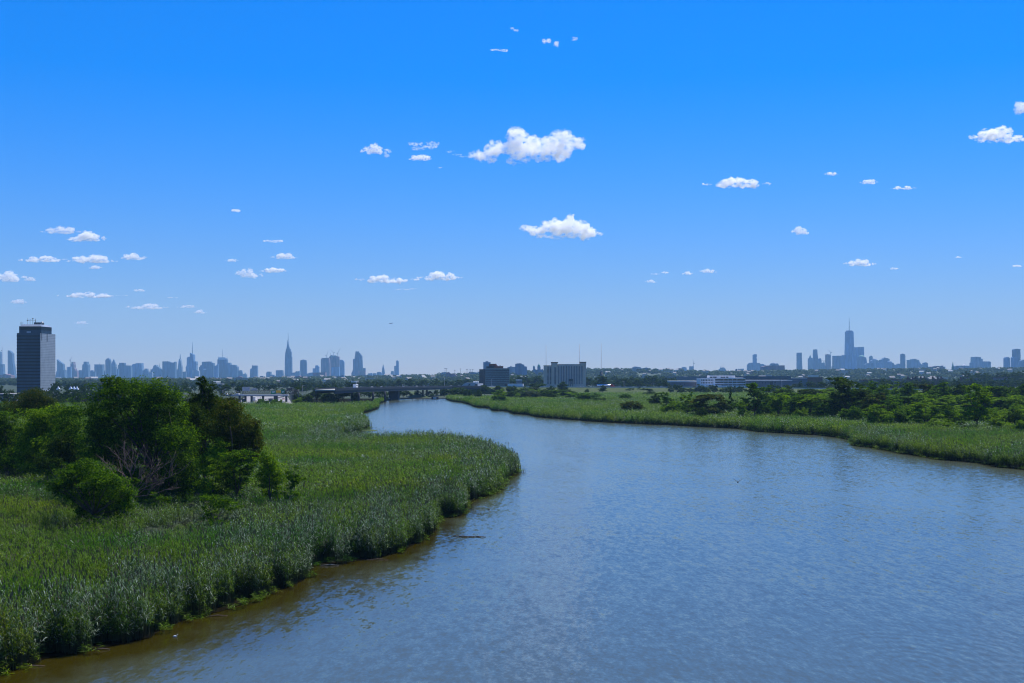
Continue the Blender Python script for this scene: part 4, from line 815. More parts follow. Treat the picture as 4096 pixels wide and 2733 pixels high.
tower(7, '2130,835 2230,830 2245,850 2255,870', 10300, 'g', 'block with a flat dome, right of the low pyramid roofed one', parts=(('dome', 2140, 2232, 797, 838, 'g'),))
tower(7, '2265,860 2300,855 2340,845', 10500, 'g', 'low jagged block right of the flat domed one')
tower(8, '320,865 360,855 365,843 415,842', 10500, 'g', 'low stepped block left of the lone slim tower')
tower(8, '418,695 440,685 470,693 482,705 485,880', 10500, 'd', 'lone slim tower right of the domed blocks')
tower(8, '527,785 580,780 585,770 645,768 650,780 690,785 697,820 712,830 715,850 740,855', 10500, 'g', 'massive wide block right of the lone slim tower')
tower(8, '740,862 765,858 770,830 800,820 832,835 835,880', 10400, 'g', 'small rounded block right of the massive wide one')
tower(8, '890,890 905,885 920,892 955,890 960,878 990,878 995,890 1065,890', 6000, 'r', 'brown brick building with rooftop boxes on the ridge', 'building', 'building', zb=15)
tower(8, '1012,880 1070,870 1072,890 1105,892', 7000, 'p', 'pale building behind the brown brick one on the ridge', 'building', 'building', zb=15)
tower(8, '1222,925 1223,890 1246,890 1248,925', 5700, 'c', 'dark green church steeple on the right ridge', 'church', 'church_steeple', zb=20, parts=(('roof', 1223, 1246, 812, 892, 'c'),))
tower(8, '1255,885 1265,875 1390,872 1465,878 1468,895 1505,895', 7000, 'p', 'long low building with a bright peaked roof right of the steeple', 'building', 'building', zb=15, parts=(('roof', 1388, 1440, 850, 874, 'w'),))
tower(8, '1518,830 1535,820 1538,738 1560,735 1650,740 1655,765 1680,770 1682,805 1684,920', 9000, 'p', 'tall pale office block, left of a joined pair near the right edge', 'building', 'office_block')
tower(8, '1684,808 1800,808 1812,820 1812,915', 8900, 'p', 'lower pale office block, right of a joined pair near the right edge', 'building', 'office_block')
tower(8, '2040,760 2052,742 2100,740 2118,760 2122,890', 8500, 'b', 'narrow pale tower, left of the group at the right edge')
tower(8, '2155,750 2165,738 2215,736 2235,750 2238,890', 8400, 'b', 'pale tower in front of the dark one at the right edge')
tower(8, '2178,625 2190,615 2225,610 2280,618 2276,640 2280,720 2278,890', 8800, 'd', 'dark high tower with a flared top at the right edge')
tower(8, '2275,840 2290,800 2320,780 2400,785', 8600, 'g', 'block cut by the right edge of the skyline')
# hill blocks nearer
tower(4, '1030,755 1060,742 1115,738', 5000, 'p', 'pale block on the ridge behind the red brick building', 'building', 'building', zb=15)
tower(4, '1118,745 1165,740 1180,760 1250,770 1285,795 1288,850', 4300, 'r', 'red brick stepped building on the ridge left of the teal block', 'building', 'building', zb=5)
tower(5, '115,665 160,655 165,635 168,650 175,640 183,655 240,660', 4600, 'p', 'pale block with a small chimney cluster, right of the teal block', 'building', 'apartment_block', zb=5)
tower(5, '238,615 265,605 335,602 340,615 380,625 382,650 420,655 425,735', 4500, 'g', 'grey stepped apartment block left of the domed church', 'building', 'apartment_block', zb=5)
tower(5, '516,720 518,655 546,655 548,705 580,700 640,700 670,690 672,720', 4700, 'g', 'church with one large and one small green dome', 'church', 'domed_church', zb=5,
      parts=(('dome', 584, 636, 615, 665, 'c'), ('drum', '586,665 634,665', 'g', 25), ('dome', 517, 547, 640, 660, 'c'), ('spire', 608, 598, 618, 7), ('spire', 531, 628, 643, 5)))
tower(2, '1310,1080 1340,1075 1340,1065 1360,1065 1362,1072 1420,1075 1425,1065 1440,1072 1510,1078', 4600, 'r', 'brown slab building behind the white roofed hall, left of centre', 'building', 'apartment_block', zb=0)
tower(2, '1745,1060 1780,1045 1800,1040 1840,1050', 5200, 'r', 'small brick building under the stepped skyline edge', 'building', 'building', zb=0)
tower(3, '685,1045 760,1040 765,1030 790,1032 795,1045 850,1045', 4800, 'r', 'long dark brick building on the ridge right of the tallest spire', 'building', 'apartment_block', zb=0)
tower(3, '1320,1040 1440,1035 1440,1020 1475,1020 1480,1045', 4800, 'g', 'flat building with a rooftop sign frame on the ridge below the unfinished towers', 'building', 'building', zb=0)
# radio masts and floodlights
for x, top, foot, la in ((722, 317, 640, 'thin radio mast above the left end of the tan block'), (1244, 303, 600, 'thin radio mast above the right end of the tan block'), (1586, 292, 700, 'thin radio mast standing free right of the tan block')):
    D = 3000; q = vp(5, x, top); x0 = PX(q[0], D); z1 = PZ(q[1], D)
    tag(MB().tube([(0, 0, 0), (0, 0, z1*.5), (0, 0, z1)], [.5, .45, .32], 4).build('radio_mast', mk('mast_paint', (.5, .42, .40), .1), origin=(0, 0, 0)), la, 'mast', 'radio masts').location = (x0, D, 0)
e = empty('chimney_stack', (PX(vp(5, 1585, 0)[0], 2600), 2600, 0), 'dark round stack below the free standing radio mast', 'chimney')
MB().lathe(0, 0, [(3.4, 0), (3.2, PZ(vp(5, 0, 730)[1], 2600))], 12).build('shaft', M['darksteel'], e); MB().lathe(0, 0, [(3.6, PZ(vp(5, 0, 730)[1], 2600)), (3.6, PZ(vp(5, 0, 720)[1], 2600))], 12).build('rim', M['steel'], e)
fl = [(1097, 682), (1122, 682), (1250, 706), (1340, 686), (1442, 692), (1492, 700), (1530, 698)]
for i, (x, t_) in enumerate(fl):
    D = 4400; q = vp(4, x, t_); z1 = PZ(q[1], D); e = empty('floodlight_mast', (PX(q[0], D), D, 8), 'floodlight mast on the ridge, %s from the left of seven' % ORD[i], 'floodlight', 'floodlight masts on the ridge')
    MB().tube([(0, 0, 0), (0, 0, z1-8)], [.6, .45], 5).build('pole', M['darksteel'], e); MB().box(-2.6, 2.6, -.5, .5, z1-10, z1-8).build('lamp_panel', M['steel'], e)
tower(4, '1488,748 1530,742 1595,745', 4500, 'g', 'flat stadium stand roof on the ridge left of the teal block', 'building', 'stadium_stand', zb=30)
# ---------------------------------------------------------------- near buildings
def child(mb, nm, mt, e, loc=None):
    o = mb.build(nm, M[mt] if isinstance(mt, str) else mt, e)
    if loc: o.location = loc
    return o
M['curtain'] = mk('curtain_wall_glass', (.022, .055, .10), .25, .12, .35, .06, c2=(.010, .028, .058), stretch=(1, 1, .2))
M['curtain_side'] = mk('curtain_wall_lit_side', (.30, .34, .38), .12, .12, .3, .8, c2=(.22, .25, .29))  # lighter copy: sky and sun on the tower's right face painted in
M['spandrel'] = mk('spandrel_dark', (.002, .003, .006), .2, .2, .4, .1)
M['teal'] = mk('teal_glass', (.12, .24, .24), .3, .8, .3, .2, detail=2, c2=(.008, .05, .06))
M['teal_d'] = mk('teal_dark', (.008, .03, .05), .2, .2, .2, .5)
M['tan'] = mk('tan_panel', (.60, .47, .36), .1, .2)
M['tan_d'] = mk('window_dark', (.14, .15, .17), .3, .4, .2, .5)
M['fin'] = mk('white_fin', (.50, .48, .46), .1, .5)
M['office'] = mk('office_white', (.72, .71, .70), .06, .2, .7)
M['feather'] = mk('pale_feathers', (.5, .5, .48), .1, 3)
M['ware'] = mk('warehouse_wall', (.17, .16, .18), .15, .05)
M['wareroof'] = mk('warehouse_roof', (.62, .61, .58), .1, .05)
M['wareblue'] = mk('warehouse_dark', (.09, .12, .15), .2, .05)
M['brownroof'] = mk('brown_shingle', (.11, .075, .06), .25, .3)
M['brickd'] = mk('brick_dark', (.13, .06, .045), .25, .3)
M['rust'] = mk('rust_red', (.25, .09, .06), .3, .4)

def glass_tower():
    D = 1650.; k = D/F; x0, x1 = PX(67, D), PX(161, D); zt = PZ(1333, D); wd = x1-x0; dp = 52.
    e = empty('office_tower', ((x0+x1)/2, D, .2), 'dark glass office tower with a lighter right side, rising above the left trees', 'office tower', rz=R(-1.0)); h = wd/2
    child(MB().box(-h, h, 0, dp, -.2, zt), 'facade', 'curtain', e)
    child(MB().box(h, h+.25, .4, dp, 1, zt-.3), 'side_facade', 'curtain_side', e)
    n_ = 17
    for i in range(n_):
        z = zt-3.0-(zt-6)*(i/n_); child(MB().box(-h-.12, h+.1, -.18, .2, z-1.9, z-.2), 'spandrel_band', 'spandrel', e)
    mb = MB()
    for i in range(n_*2): z = zt-1.5-(zt-4)*(i/(n_*2)); mb.box(h+.2, h+.36, .5, dp, z-.18, z)
    child(mb, 'side_joints', 'spandrel', e)
    child(MB().box(h+.2, h+.5, 4, 5.2, zt-10, zt), 'slot', 'spandrel', e); child(MB().box(h+.2, h+.5, 22, 23.4, zt-11, zt), 'slot', 'spandrel', e)
    zs = PZ(1305, D); z2 = PZ(1298, D); z1_ = PZ(1320, D)
    child(MB().box(-h+2.2, h+2.5-2, 2, dp-14, zt, z1_), 'setback_wall', 'curtain', e)
    child(MB().box(-h+2.4, h+2.8-2, 1.6, dp-14.5, z1_, z1_+4.6), 'upper_band', 'spandrel', e)
    child(MB().frus((-h+2.4, h+.8, 1.6, dp-14), (-h+5.5, h-2, 5, dp-18), z1_+4.6, z2), 'sloped_roof', 'curtain_side', e)
    child(MB().box(h-8.5-4, h-8.5+5, 10, 22, z2, z2+3), 'penthouse', 'darksteel', e)
    child(MB().box(-3, 2.5, -.02+1.2, 1.9, zt-.4, zt+2.4), 'sign_panel', 'steel', e)
    # aerials
    mb = MB().tube([(-6, 12, z2+6), (4.5, 12, z2+6)], .22, 4)
    for x, hh in ((-6, 8.6), (-2.8, 7.6), (.8, 8.4), (4.5, 8)): mb.tube([(x, 12, z2), (x, 12, z2+hh)], .2, 4)
    child(mb, 'aerial_frame', 'darksteel', e)
    for x in (-6.2, .9): child(MB().lathe(0, 0, [(.2, 0), (1.1, .7), (1.0, 1.2)], 8), 'drum_antenna', 'darksteel', e, (x, 12, z2+(5 if x < 0 else 7.4)))
    for x, hh in ((-14.5, 3.6), (-13, 4.2), (-11, 3.9), (6.5, 7), (9, 3.5)): child(MB().tube([(0, 0, 0), (0, 0, hh)], .18, 4), 'antenna', 'darksteel', e, (x, 8, z2-.5))
    d = child(MB().lathe(0, 0, [(.3, -.9), (1.2, -.5), (1.8, .2)], 12), 'dish', 'steel', e, (h-.5, 8, z2+2.2)); d.rotation_euler = (R(80), 0, R(20))
    child(MB().tube([(h-.5, 8.6, z2-.5), (h-.5, 8.6, z2+2.2)], .25, 4), 'dish_mount', 'darksteel', e)
glass_tower()

def teal_block():
    D = 1750.; a, b_, c = PX(1917, D), PX(1941, D), PX(2038, D); zt = PZ(1475, D)
    e = empty('office_block', ((b_+c)/2, D, .2), 'teal glass office block with rusty rooftop boxes, right of the bridge', 'office block'); o = e.location.x
    child(MB().box(b_-o, c-o, 0, 26, -.2, zt), 'facade', 'teal', e)
    child(MB().box(a-o, b_-o-.01, 1.5, 24, -.2, zt-1), 'stair_wing', 'teal_d', e)
    for i in range(10):
        z = zt-2.4-i*3.15; child(MB().box(b_-o+.3, c-o-.3, -.14, .1, z-1.5, z), 'window_row', 'teal_d', e)
    mb = MB()
    for i in range(24): x = b_-o+.5+i*(c-b_-1)/23; mb.box(x-.12, x+.12, -.3, -.1, .5, zt-.5)
    child(mb, 'mullions', 'fin', e)
    child(MB().box(b_-o, c-o, -.4, .2, zt-.7, zt+.4), 'parapet', 'concrete', e)
    q = lambda x0, x1, t, b2, m, nm, y=6: child(MB().box(PX(x0, D)-o, PX(x1, D)-o, y, y+9, PZ(b2, D), PZ(t, D)), nm, m, e)
    q(1945, 1977, 1466, 1476, 'darksteel', 'plant_room'); q(1955, 1986, 1456, 1466.2, 'rust', 'plant_room', 8); q(1977, 2013, 1465, 1476, 'rust', 'plant_room', 5)
    q(1985, 1990, 1462, 1466, 'red', 'tank'); q(1998, 2002, 1462, 1466, 'concrete', 'vent')
    e2 = empty('apartment_tower', (PX(1947, 4300), 4300, 10), 'grey tower rising behind the left end of the teal block', 'apartment tower'); k = 4300/F
    child(MB().box(-14*k, 15*k, 0, 22, -5, PZ(1449, 4300)-10), 'wall', TM['g'], e2); child(MB().box(-5*k, 6*k, 5, 15, PZ(1449, 4300)-10, PZ(1445.5, 4300)-10), 'roof_house', TM['d'], e2)
teal_block()

def tan_block():
    D = 1620.; zz = lambda y: PZ(1300+y*KZ, D); xx = lambda x: PX(2000+x*KZ, D)
    e = empty('apartment_block', (xx(1020), D, .2), 'wide tan slab block with pale vertical fins, standing behind the highway', 'apartment block'); o = e.location.x
    child(MB().box(xx(688)-o, xx(1348)-o, 0, 17, -.2, zz(640)), 'wall', 'tan', e)
    child(MB().box(xx(905)-o, xx(1252)-o, .4, 16.5, zz(640), zz(616)), 'attic', 'tan', e)
    child(MB().box(xx(806)-o, xx(902)-o, -1.2, 14, -.2, zz(588)), 'stair_tower', 'tan', e); child(MB().box(xx(1254)-o, xx(1349)-o, -1.0, 14, zz(640), zz(584)), 'lift_tower', 'tan', e)
    child(MB().box(xx(800)-o, xx(908)-o, -1.6, 14.4, zz(596), zz(588)+.3), 'cornice', 'brickd', e); child(MB().box(xx(1250)-o, xx(1352)-o, -1.4, 14.4, zz(592), zz(584)+.3), 'cornice', 'brickd', e)
    child(MB().box(xx(684)-o, xx(806)-o, -.4, 17.4, zz(645), zz(637)), 'cornice', 'brickd', e)
    for r in range(9):
        z1 = zz(655+r*29)
        child(MB().box(xx(851)-o, xx(874)-o, -1.3, -1.1, z1-4.6*.9, z1-1), 'window', 'tan_d', e)
        for cx in (752, 795): child(MB().box(xx(cx-8)-o, xx(cx+8)-o, -.1, .2, z1-3.6, z1-.6), 'window', 'tan_d' if r in (0, 3, 4, 7) else 'teal_d', e)
    cols = [918, 958, 998, 1040, 1080, 1122, 1162, 1203, 1243, 1284]
    for i, cx in enumerate(cols):
        for r in range(7): z1 = zz(637+r*40); child(MB().box(xx(cx-9)-o, xx(cx+9)-o, -.1, .2, z1-4.3, z1-1), 'window', 'tan_d', e)
    for cx in (770, 782, 938, 948, 978, 1018, 1028, 1060, 1070, 1101, 1111, 1142, 1182, 1192, 1223, 1263, 1271): child(MB().box(xx(cx)-o-.28, xx(cx)-o+.28, -.5, .1, .5, zz(640)), 'fin', 'fin', e)
tan_block()
def billboard():
    D = 1580.; e = empty('billboard', (PX(2283, D), D, .3), 'dark billboard on a two legged stand before the tan block', 'billboard'); k = D/F
    child(MB().box(-9*k, 9*k, 0, 1, PZ(1526, D), PZ(1517, D)), 'panel', 'darksteel', e); child(MB().box(-9*k, 9*k, 1, 2.2, PZ(1527, D), PZ(1525.6, D)), 'catwalk', 'steel', e)
    for s in (-7, -1, 8): child(MB().box(s*k-.4, s*k+.4, .2, 1, 0, PZ(1526, D)), 'leg', 'darksteel', e)
billboard()
def white_office():
    D = 1600.; zz = lambda y: PZ(1300+y*KZ, D); xx = lambda x: PX(2500+x*KZ, D)
    e = empty('office_block', (xx(1530), D, .2), 'low white office block with dark ribbon windows', 'office block'); o = e.location.x
    child(MB().box(xx(1176)-o, xx(1887)-o, 0, 30, -.2, zz(838)), 'wall', 'office', e)
    child(MB().box(xx(1332)-o, xx(1735)-o, 4, 24, zz(838), zz(794)), 'top_floor', 'office', e)
    for y0, y1 in ((850, 876), (890, 916), (932, 952)):
        for a, b_ in ((1413, 1546), (1551, 1612), (1619, 1682), (1689, 1750), (1757, 1885)): child(MB().box(xx(a)-o, xx(b_)-o, -.1, .2, zz(y1), zz(y0)), 'window', 'glass', e)
    for y0, y1 in ((858, 880), (898, 920)):
        for i in range(8): a = 1196+i*24.5; child(MB().box(xx(a)-o, xx(a+15)-o, -.1, .2, zz(y1), zz(y0)), 'window', 'glass', e)
    for a, b_ in ((1338, 1378), (1388, 1442), (1508, 1540), (1548, 1578), (1592, 1628)): child(MB().box(xx(a)-o, xx(b_)-o, 3.9, 4.1, zz(832), zz(814)), 'window', 'glass', e)
    child(MB().box(xx(1413)-o, xx(1885)-o, -.5, 0, zz(846), zz(836)), 'parapet', 'office', e)
    child(MB().box(xx(1230)-o, xx(1500)-o, -9, -.6, 0, zz(948)), 'entrance_wing', 'office', e)
    for i in range(7): child(MB().box(0, 1.2, 0, 1.2, 0, 1.1), 'roof_vent', 'steel', e, (xx(1750+i*18)-o, 8, zz(838)))
white_office()
def shed(label, x0, x1, top, base_y, D, wall, roof, edge=2, dep=60, wins=(), cat='warehouse', name='warehouse', edge_m=None, zb=.2):
    k = D/F; o = (PX(x0, D)+PX(x1, D))/2; e = empty(name, (o, D, zb), label, cat); h = (PX(x1, D)-PX(x0, D))/2; zt = PZ(top, D)-zb
    child(MB().box(-h, h, 0, dep, -.3, zt), 'wall', wall, e); child(MB().box(-h-.3, h+.3, -.4, dep+.3, zt, zt+edge*k), 'roof', roof, e)
    for a, b_, t_, bt in wins: child(MB().box(PX(a, D)-o, PX(b_, D)-o, -.15, .2, PZ(bt, D)-zb, PZ(t_, D)-zb), 'door', 'glass', e)
    return e
shed('long warehouse with a bright roof edge left of the white office', 2681, 2799, 1529, 0, 1640, 'ware', 'wareroof', 5, 50, [(2720, 2722, 1535, 1540), (2738, 2740, 1535, 1540), (2781, 2783, 1534, 1540), (2788, 2790, 1534, 1540)])
shed('long grey violet warehouse right of the white office', 2983, 3168, 1524, 0, 1660, 'ware', 'wareroof', 3, 50, [(x, x+2.5, 1530, 1534) for x in (2995, 3012, 3022, 3035, 3048, 3060, 3075)]+[(3080, 3092, 1527, 1545), (3098, 3102, 1527, 1534)])
shed('long dark blue roofed shed behind the white office', 2860, 3163, 1514, 0, 2000, 'wareblue', 'wareblue', 9, 60)
shed('dark roofed shed continuing right of the long dark blue one', 3164, 3228, 1514, 0, 2050, 'wareblue', 'wareroof', 2, 60)
shed('distant dark flat shed left of the white office', 2650, 2858, 1508, 0, 2900, 'wareblue', 'wareblue', 2, 60)
shed('small hall with a bright cream roof', 3247, 3274, 1506, 0, 2400, 'wareroof', 'wareroof', 5, 30, cat='hall', name='hall')
shed('low brown hall under the cream roofed one', 3230, 3290, 1511, 0, 2200, 'brickd', 'brownroof', 2, 30, cat='hall', name='hall')
shed('low blue roofed shed in the trees right of the warehouse', 3163, 3205, 1528, 0, 1750, 'ware', 'wareblue', 4, 30)
shed('open dark steel frame building behind the right bank trees', 3452, 3490, 1522, 0, 1700, 'darksteel', 'brickd', 3, 20, [(3456, 3459, 1526, 1538), (3465, 3468, 1526, 1538), (3474, 3477, 1526, 1538)], cat='shed', name='shed')
shed('low concrete parking deck at the left edge below the glass tower', -30, 55, 1577, 0, 1020, 'concrete', 'concrete', 2, 40, [(-28, 53, 1580, 1587)], cat='parking deck', name='parking_deck')
shed('white roofed low hall above the left grove top', 836, 864, 1530, 0, 2600, 'wareblue', 'white', 3.5, 40, cat='hall', name='hall')
shed('low dark office hall below the white roofed one, left of centre', 832, 888, 1538, 0, 2300, 'wareblue', 'steel', 2, 40, [(834, 886, 1541, 1545)], cat='hall', name='hall')
shed('pale long shed on the plain left of the big bridge trees', 1190, 1305, 1529, 0, 3100, 'ware', 'wareroof', 1.2, 40)
shed('small white trailer shaped hall right of the bridge lamp', 1393, 1430, 1526, 0, 2600, 'ware', 'white', 2, 25, cat='hall', name='hall')
shed('orange roofed building on the ridge slope', 2735, 2770, 1490.5, 0, 5000, 'wareroof', mk('roof_orange', (.55, .36, .24), .1, .1), 3, 30, cat='building', name='building', zb=20)
shed('white house with a bright roof between the teal and tan blocks', 2064, 2088, 1522, 0, 2050, 'ware', 'white', 3, 14, cat='house', name='house')
for i, (x, w_, la) in enumerate([(233, 9, 'white tent left of a row of peaked tents'), (283, 9, 'white peaked tent, left of three joined tents'), (296, 9, 'white peaked tent, middle of three joined tents'), (308, 8, 'white peaked tent, right of three joined tents')]):
    D = 1330; e = empty('tent', (PX(x, D), D, 4.5), la, 'tent', 'white tents behind the grove'); q = w_*D/F*.75
    child(MB().frus((-q, q, -q, q), (-.2, .2, -.2, .2), 3.0, 6.4), 'canopy', 'white', e)
    for sx in (-1, 1):
        for sy in (-1, 1): child(MB().box(sx*q*.95-.08, sx*q*.95+.08, sy*q*.95-.08, sy*q*.95+.08, -4.3, 3.1), 'pole', 'steel', e)
# row houses with steep brown roofs at the right
def row_house(x, D, h, ww, dd, label, rz):
    e = empty('row_house', (PX(x, D), D, .2), label, 'house', 'brown row houses at the right', R(rz))
    child(MB().box(-ww/2, ww/2, 0, dd, -.2, h*.62), 'wall', 'brickd', e)
    child(MB().add([(-ww/2-.5, -.5, h*.6), (ww/2+.5, -.5, h*.6), (ww/2+.5, dd+.5, h*.6), (-ww/2-.5, dd+.5, h*.6), (-ww*.28, -.5, h), (-ww*.28, dd+.5, h)], [(3, 2, 1, 0), (0, 1, 4), (2, 3, 5), (1, 2, 5, 4), (3, 0, 4, 5)]), 'roof', 'brownroof', e)
    child(MB().box(-ww*.42, -ww*.24, dd*.3, dd*.3+1.8, h*.8, h+2), 'chimney', 'brickd', e)
for i, x in enumerate((3645, 3664, 3676, 3697, 3712, 3745, 3765, 3780, 3858)): row_house(x, 2120-i*12, PZ(1511, 2120)*(1 if i < 8 else .97), 17, 16, 'brown row house with a steep roof and chimney, %s from the left of nine' % ORD[i], -18)
for i, (x0, x1) in enumerate(((3492, 3545), (3550, 3632), (3868, 3930), (3984, 4030))): shed('long brown roofed terrace beside the row houses, %s from the left of four' % ORD[i], x0, x1, 1522-(i > 1)*8, 0, 2200, 'ware', 'brownroof', 5, 14, cat='house', name='terrace')
# buildings just beyond the bridge
def skylights():
    D = 2300.; e = empty('hall', (PX(1728, D), D, .2), 'hall with slanting bright skylights above the bridge deck', 'hall'); k = D/F
    child(MB().box(-22*k, 17*k, 0, 20, -.2, PZ(1541, D)), 'wall', 'ware', e)
    for i in range(5):
        x = (-16+i*7)*k; child(MB().add([(x, -.3, PZ(1542, D)), (x+5*k, -.3, PZ(1542, D)), (x+1*k, -.3, PZ(1533, D)), (x-3*k, -.3, PZ(1533, D)), (x, 16, PZ(1542, D)), (x+5*k, 16, PZ(1542, D)), (x+1*k, 16, PZ(1533, D)), (x-3*k, 16, PZ(1533, D))], [(0, 1, 2, 3), (5, 4, 7, 6), (1, 5, 6, 2), (4, 0, 3, 7), (3, 2, 6, 7), (4, 5, 1, 0)]), 'skylight', 'white' if i % 2 else 'darksteel', e)
skylights()
def vault():
    D = 1900.; e = empty('hall', (PX(1885, D), D, .2), 'grey hall with a barrel vaulted roof left of the teal block', 'hall'); k = D/F
    child(MB().box(-36*k, 34*k, 0, 24, -.2, PZ(1543, D)), 'wall', 'ware', e)
    child(MB().elev([(-38*k, PZ(1544, D)), (34*k, PZ(1544, D)), (34*k, PZ(1532, D)), (-20*k, PZ(1532, D)), (-30*k, PZ(1536, D))], -.4, 24), 'roof', 'curtain_side', e)
    for i in range(3): child(MB().lathe(0, 0, [(4*k, 0), (3.4*k, 1.5), (1.5*k, 2.6)], 10), 'dome_skylight', 'white', e, ((10+i*8)*k, 8, PZ(1532, D)))
    child(MB().add([(-14*k, -.6, PZ(1543, D)), (-4*k, -.6, PZ(1543, D)), (-4*k, -.6, PZ(1536, D)), (-9*k, -.6, PZ(1537, D))], [(0, 1, 2, 3)]), 'arched_window', 'glass', e)
vault()

# ---------------------------------------------------------------- bridge and highway
HWY = [(PX(1391, 955)-10, 905), (PX(1391, 963), 963), (-108.4, 1135), (-76, 1400), (PX(1925, 1500), 1500), (PX(1985, 1525), 1525), (PX(2130, 1510), 1510), (PX(2500, 1490), 1490), (PX(2900, 1490), 1490), (PX(3300, 1500), 1500), (PX(4300, 1500), 1500)]
HZL = [11.9, 12.2, 11.4, 10.1, 8.8, 8.6, 8.45, 8.3, 8.3, 6.5, 4.0]
def strip(name, pts_, zs, offs, dz, m, parent=None):
    """a band that follows the road: cross-section offsets (across, up)"""
    mb = MB(); V = []
    for i, (x, y) in enumerate(pts_):
        a = Vector(pts_[max(i-1, 0)]); b_ = Vector(pts_[min(i+1, len(pts_)-1)]); d = (b_-a).normalized(); nx, ny = d.y, -d.x
        for (o_, u_) in offs: V.append((x+nx*o_, y+ny*o_, (zs[i]+u_) if u_ is not None else .1))
    k = len(offs); Fc = []
    for i in range(len(pts_)-1):
        for j in range(k): Fc.append((i*k+j, i*k+(j+1) % k, (i+1)*k+(j+1) % k, (i+1)*k+j))
    Fc += [tuple(range(k))[::-1], tuple((len(pts_)-1)*k+j for j in range(k))]
    mb.add(V, Fc); o = mb.build(name, M[m], parent); return o
br = empty('road_bridge', (0, 0, 0), 'long dark blue girder bridge on concrete piers crossing the far river', 'bridge')
bp_, bz = HWY[:5], HZL[:5]
strip('deck', bp_, bz, [(-8, -.9), (8, -.9), (8, 0), (-8, 0)], 0, 'concrete', br)
strip('girder', bp_, bz, [(6.6, -2.9), (7.6, -2.9), (7.6, -.92), (6.6, -.92)], 0, 'bridge', br); strip('girder', bp_, bz, [(-7.6, -2.9), (-6.6, -2.9), (-6.6, -.92), (-7.6, -.92)], 0, 'bridge', br)
strip('parapet', bp_, bz, [(7.6, -.88), (8.1, -.88), (8.1, .95), (7.6, .95)], 0, 'bridge', br); strip('parapet', bp_, bz, [(-8.1, -.88), (-7.6, -.88), (-7.6, .95), (-8.1, .95)], 0, 'bridge', br)
for x, y, a, b_, zb_ in ((-109.0, 1133, 4.4, 7, -1), (-77.5, 1395, 4, 7, -1)): child(MB().box(x-a, x+a, y-b_, y+b_, zb_, 8.5), 'pier', 'pier', br)
for x, y in ((-114.5, 1010), (-109, 1052), (-132, 1010), (-92, 1265), (-88, 1268), (-100, 1300), (-72, 1460), (-120, 960), (-113, 1190)): child(MB().lathe(x, y, [(1.0, -1), (.9, 9)], 8), 'pier', 'pier', br)
tag(strip('highway', HWY[4:], HZL[4:], [(-9, -.7), (9, -.7), (9, 0), (-9, 0)], 0, 'asphalt'), kind='structure')
tag(strip('grass_embankment', HWY[4:], HZL[4:], [(-34, None), (34, None), (10, -.25), (-10, -.25)], 0, 'grass_bank'), kind='structure')
e = empty('crash_barrier', (0, 0, 0), 'long pale barrier along the near edge of the highway', 'barrier'); strip('rail', HWY[4:], HZL[4:], [(8.6, .004), (9.0, .004), (9.0, .9), (8.6, .9)], 0, 'rail', e)
# shore slope seen under the bridge
tag(MB().add([(PX(1632, 1330), 1330, 5.5), (PX(1655, 1340), 1340, 5.2), (PX(1720, 1240), 1240, .4), (PX(1640, 1225), 1225, .4)], [(0, 3, 2, 1)]).build('grass_bank', M['grass_bank']), kind='structure')

# ---------------------------------------------------------------- vehicles
PAINT = {'white': M['white'], 'silver': mk('silver_paint', (.5, .51, .53), .05, 1, .3, .6), 'black': mk('black_paint', (.015, .015, .018), .1, 1, .25, .6), 'red': M['red'], 'blue': mk('blue_paint', (.03, .06, .2), .1, 1, .3, .6)}
def mesh_of(mb, m): o = mb.build('tmp', m); d = o.data; bpy.data.objects.remove(o); return d
CARB = {c: mesh_of(MB().elev([(-2.3, .35), (2.2, .35), (2.25, .75), (1.3, .95), (-2.1, 1.0), (-2.3, .8)], -.88, .88).elev([(-1.7, .98), (.95, .93), (.35, 1.46), (-1.2, 1.48)], -.62, .62), m) for c, m in PAINT.items()}
CARG = mesh_of(MB().elev([(-1.78, 1.0), (1.05, .95), (.4, 1.42), (-1.25, 1.42)], -.78, .78), M['glass']); WHEEL = mesh_of(MB().tube([(0, -.1, 0), (0, .1, 0)], .33, 10), M['tyre'])
for d, nm in ((CARG, 'cabin_glass'), (WHEEL, 'wheel')): d.name = nm
def car(loc, rz, colr, label, group):
    e = empty('car', loc, label, 'car', group, rz); link('body', CARB[colr], e); link('cabin_glass', CARG, e)
    for sx in (-1.4, 1.4):
        for sy in (-.82, .82): link('wheel', WHEEL, e, (sx, sy, .33))
def on_road(x, lane=4.0):
    """point of the road seen at column x"""
    for i in range(len(HWY)-1):
        (x0, y0), (x1, y1) = HWY[i], HWY[i+1]; a = (x-CX)/F
        dn = (x1-x0)-a*(y1-y0)
        if abs(dn) < 1e-6: continue
        t = (a*y0-x0)/dn
        if 0 <= t <= 1:
            d = Vector((x1-x0, y1-y0)).normalized(); return Vector((x0+(x1-x0)*t+d.y*lane, y0+(y1-y0)*t-d.x*lane, HZL[i]+(HZL[i+1]-HZL[i])*t)), math.atan2(d.y, d.x)
    return None
BC = [(1480, 'white'), (1503, 'white'), (1519, 'black'), (1563, 'black'), (1606, 'silver'), (1638, 'black'), (1660, 'white'), (1678, 'silver'), (1800, 'white'), (1821, 'white')]
for i, (x, c) in enumerate(BC):
    p, a = on_road(x, 5.2 if i % 2 else 2); car(p, a, c, '%s car on the bridge, %s from its left end' % (c, ORD[i]), 'cars on the bridge')
HC = [(2174, 'black'), (2196, 'silver'), (2223, 'white'), (2319, 'white'), (2332, 'white'), (2480, 'silver'), (2536, 'white'), (2577, 'white'), (2645, 'white'), (2771, 'black'), (3080, 'black'), (2500, 'black'), (1958, 'white')]
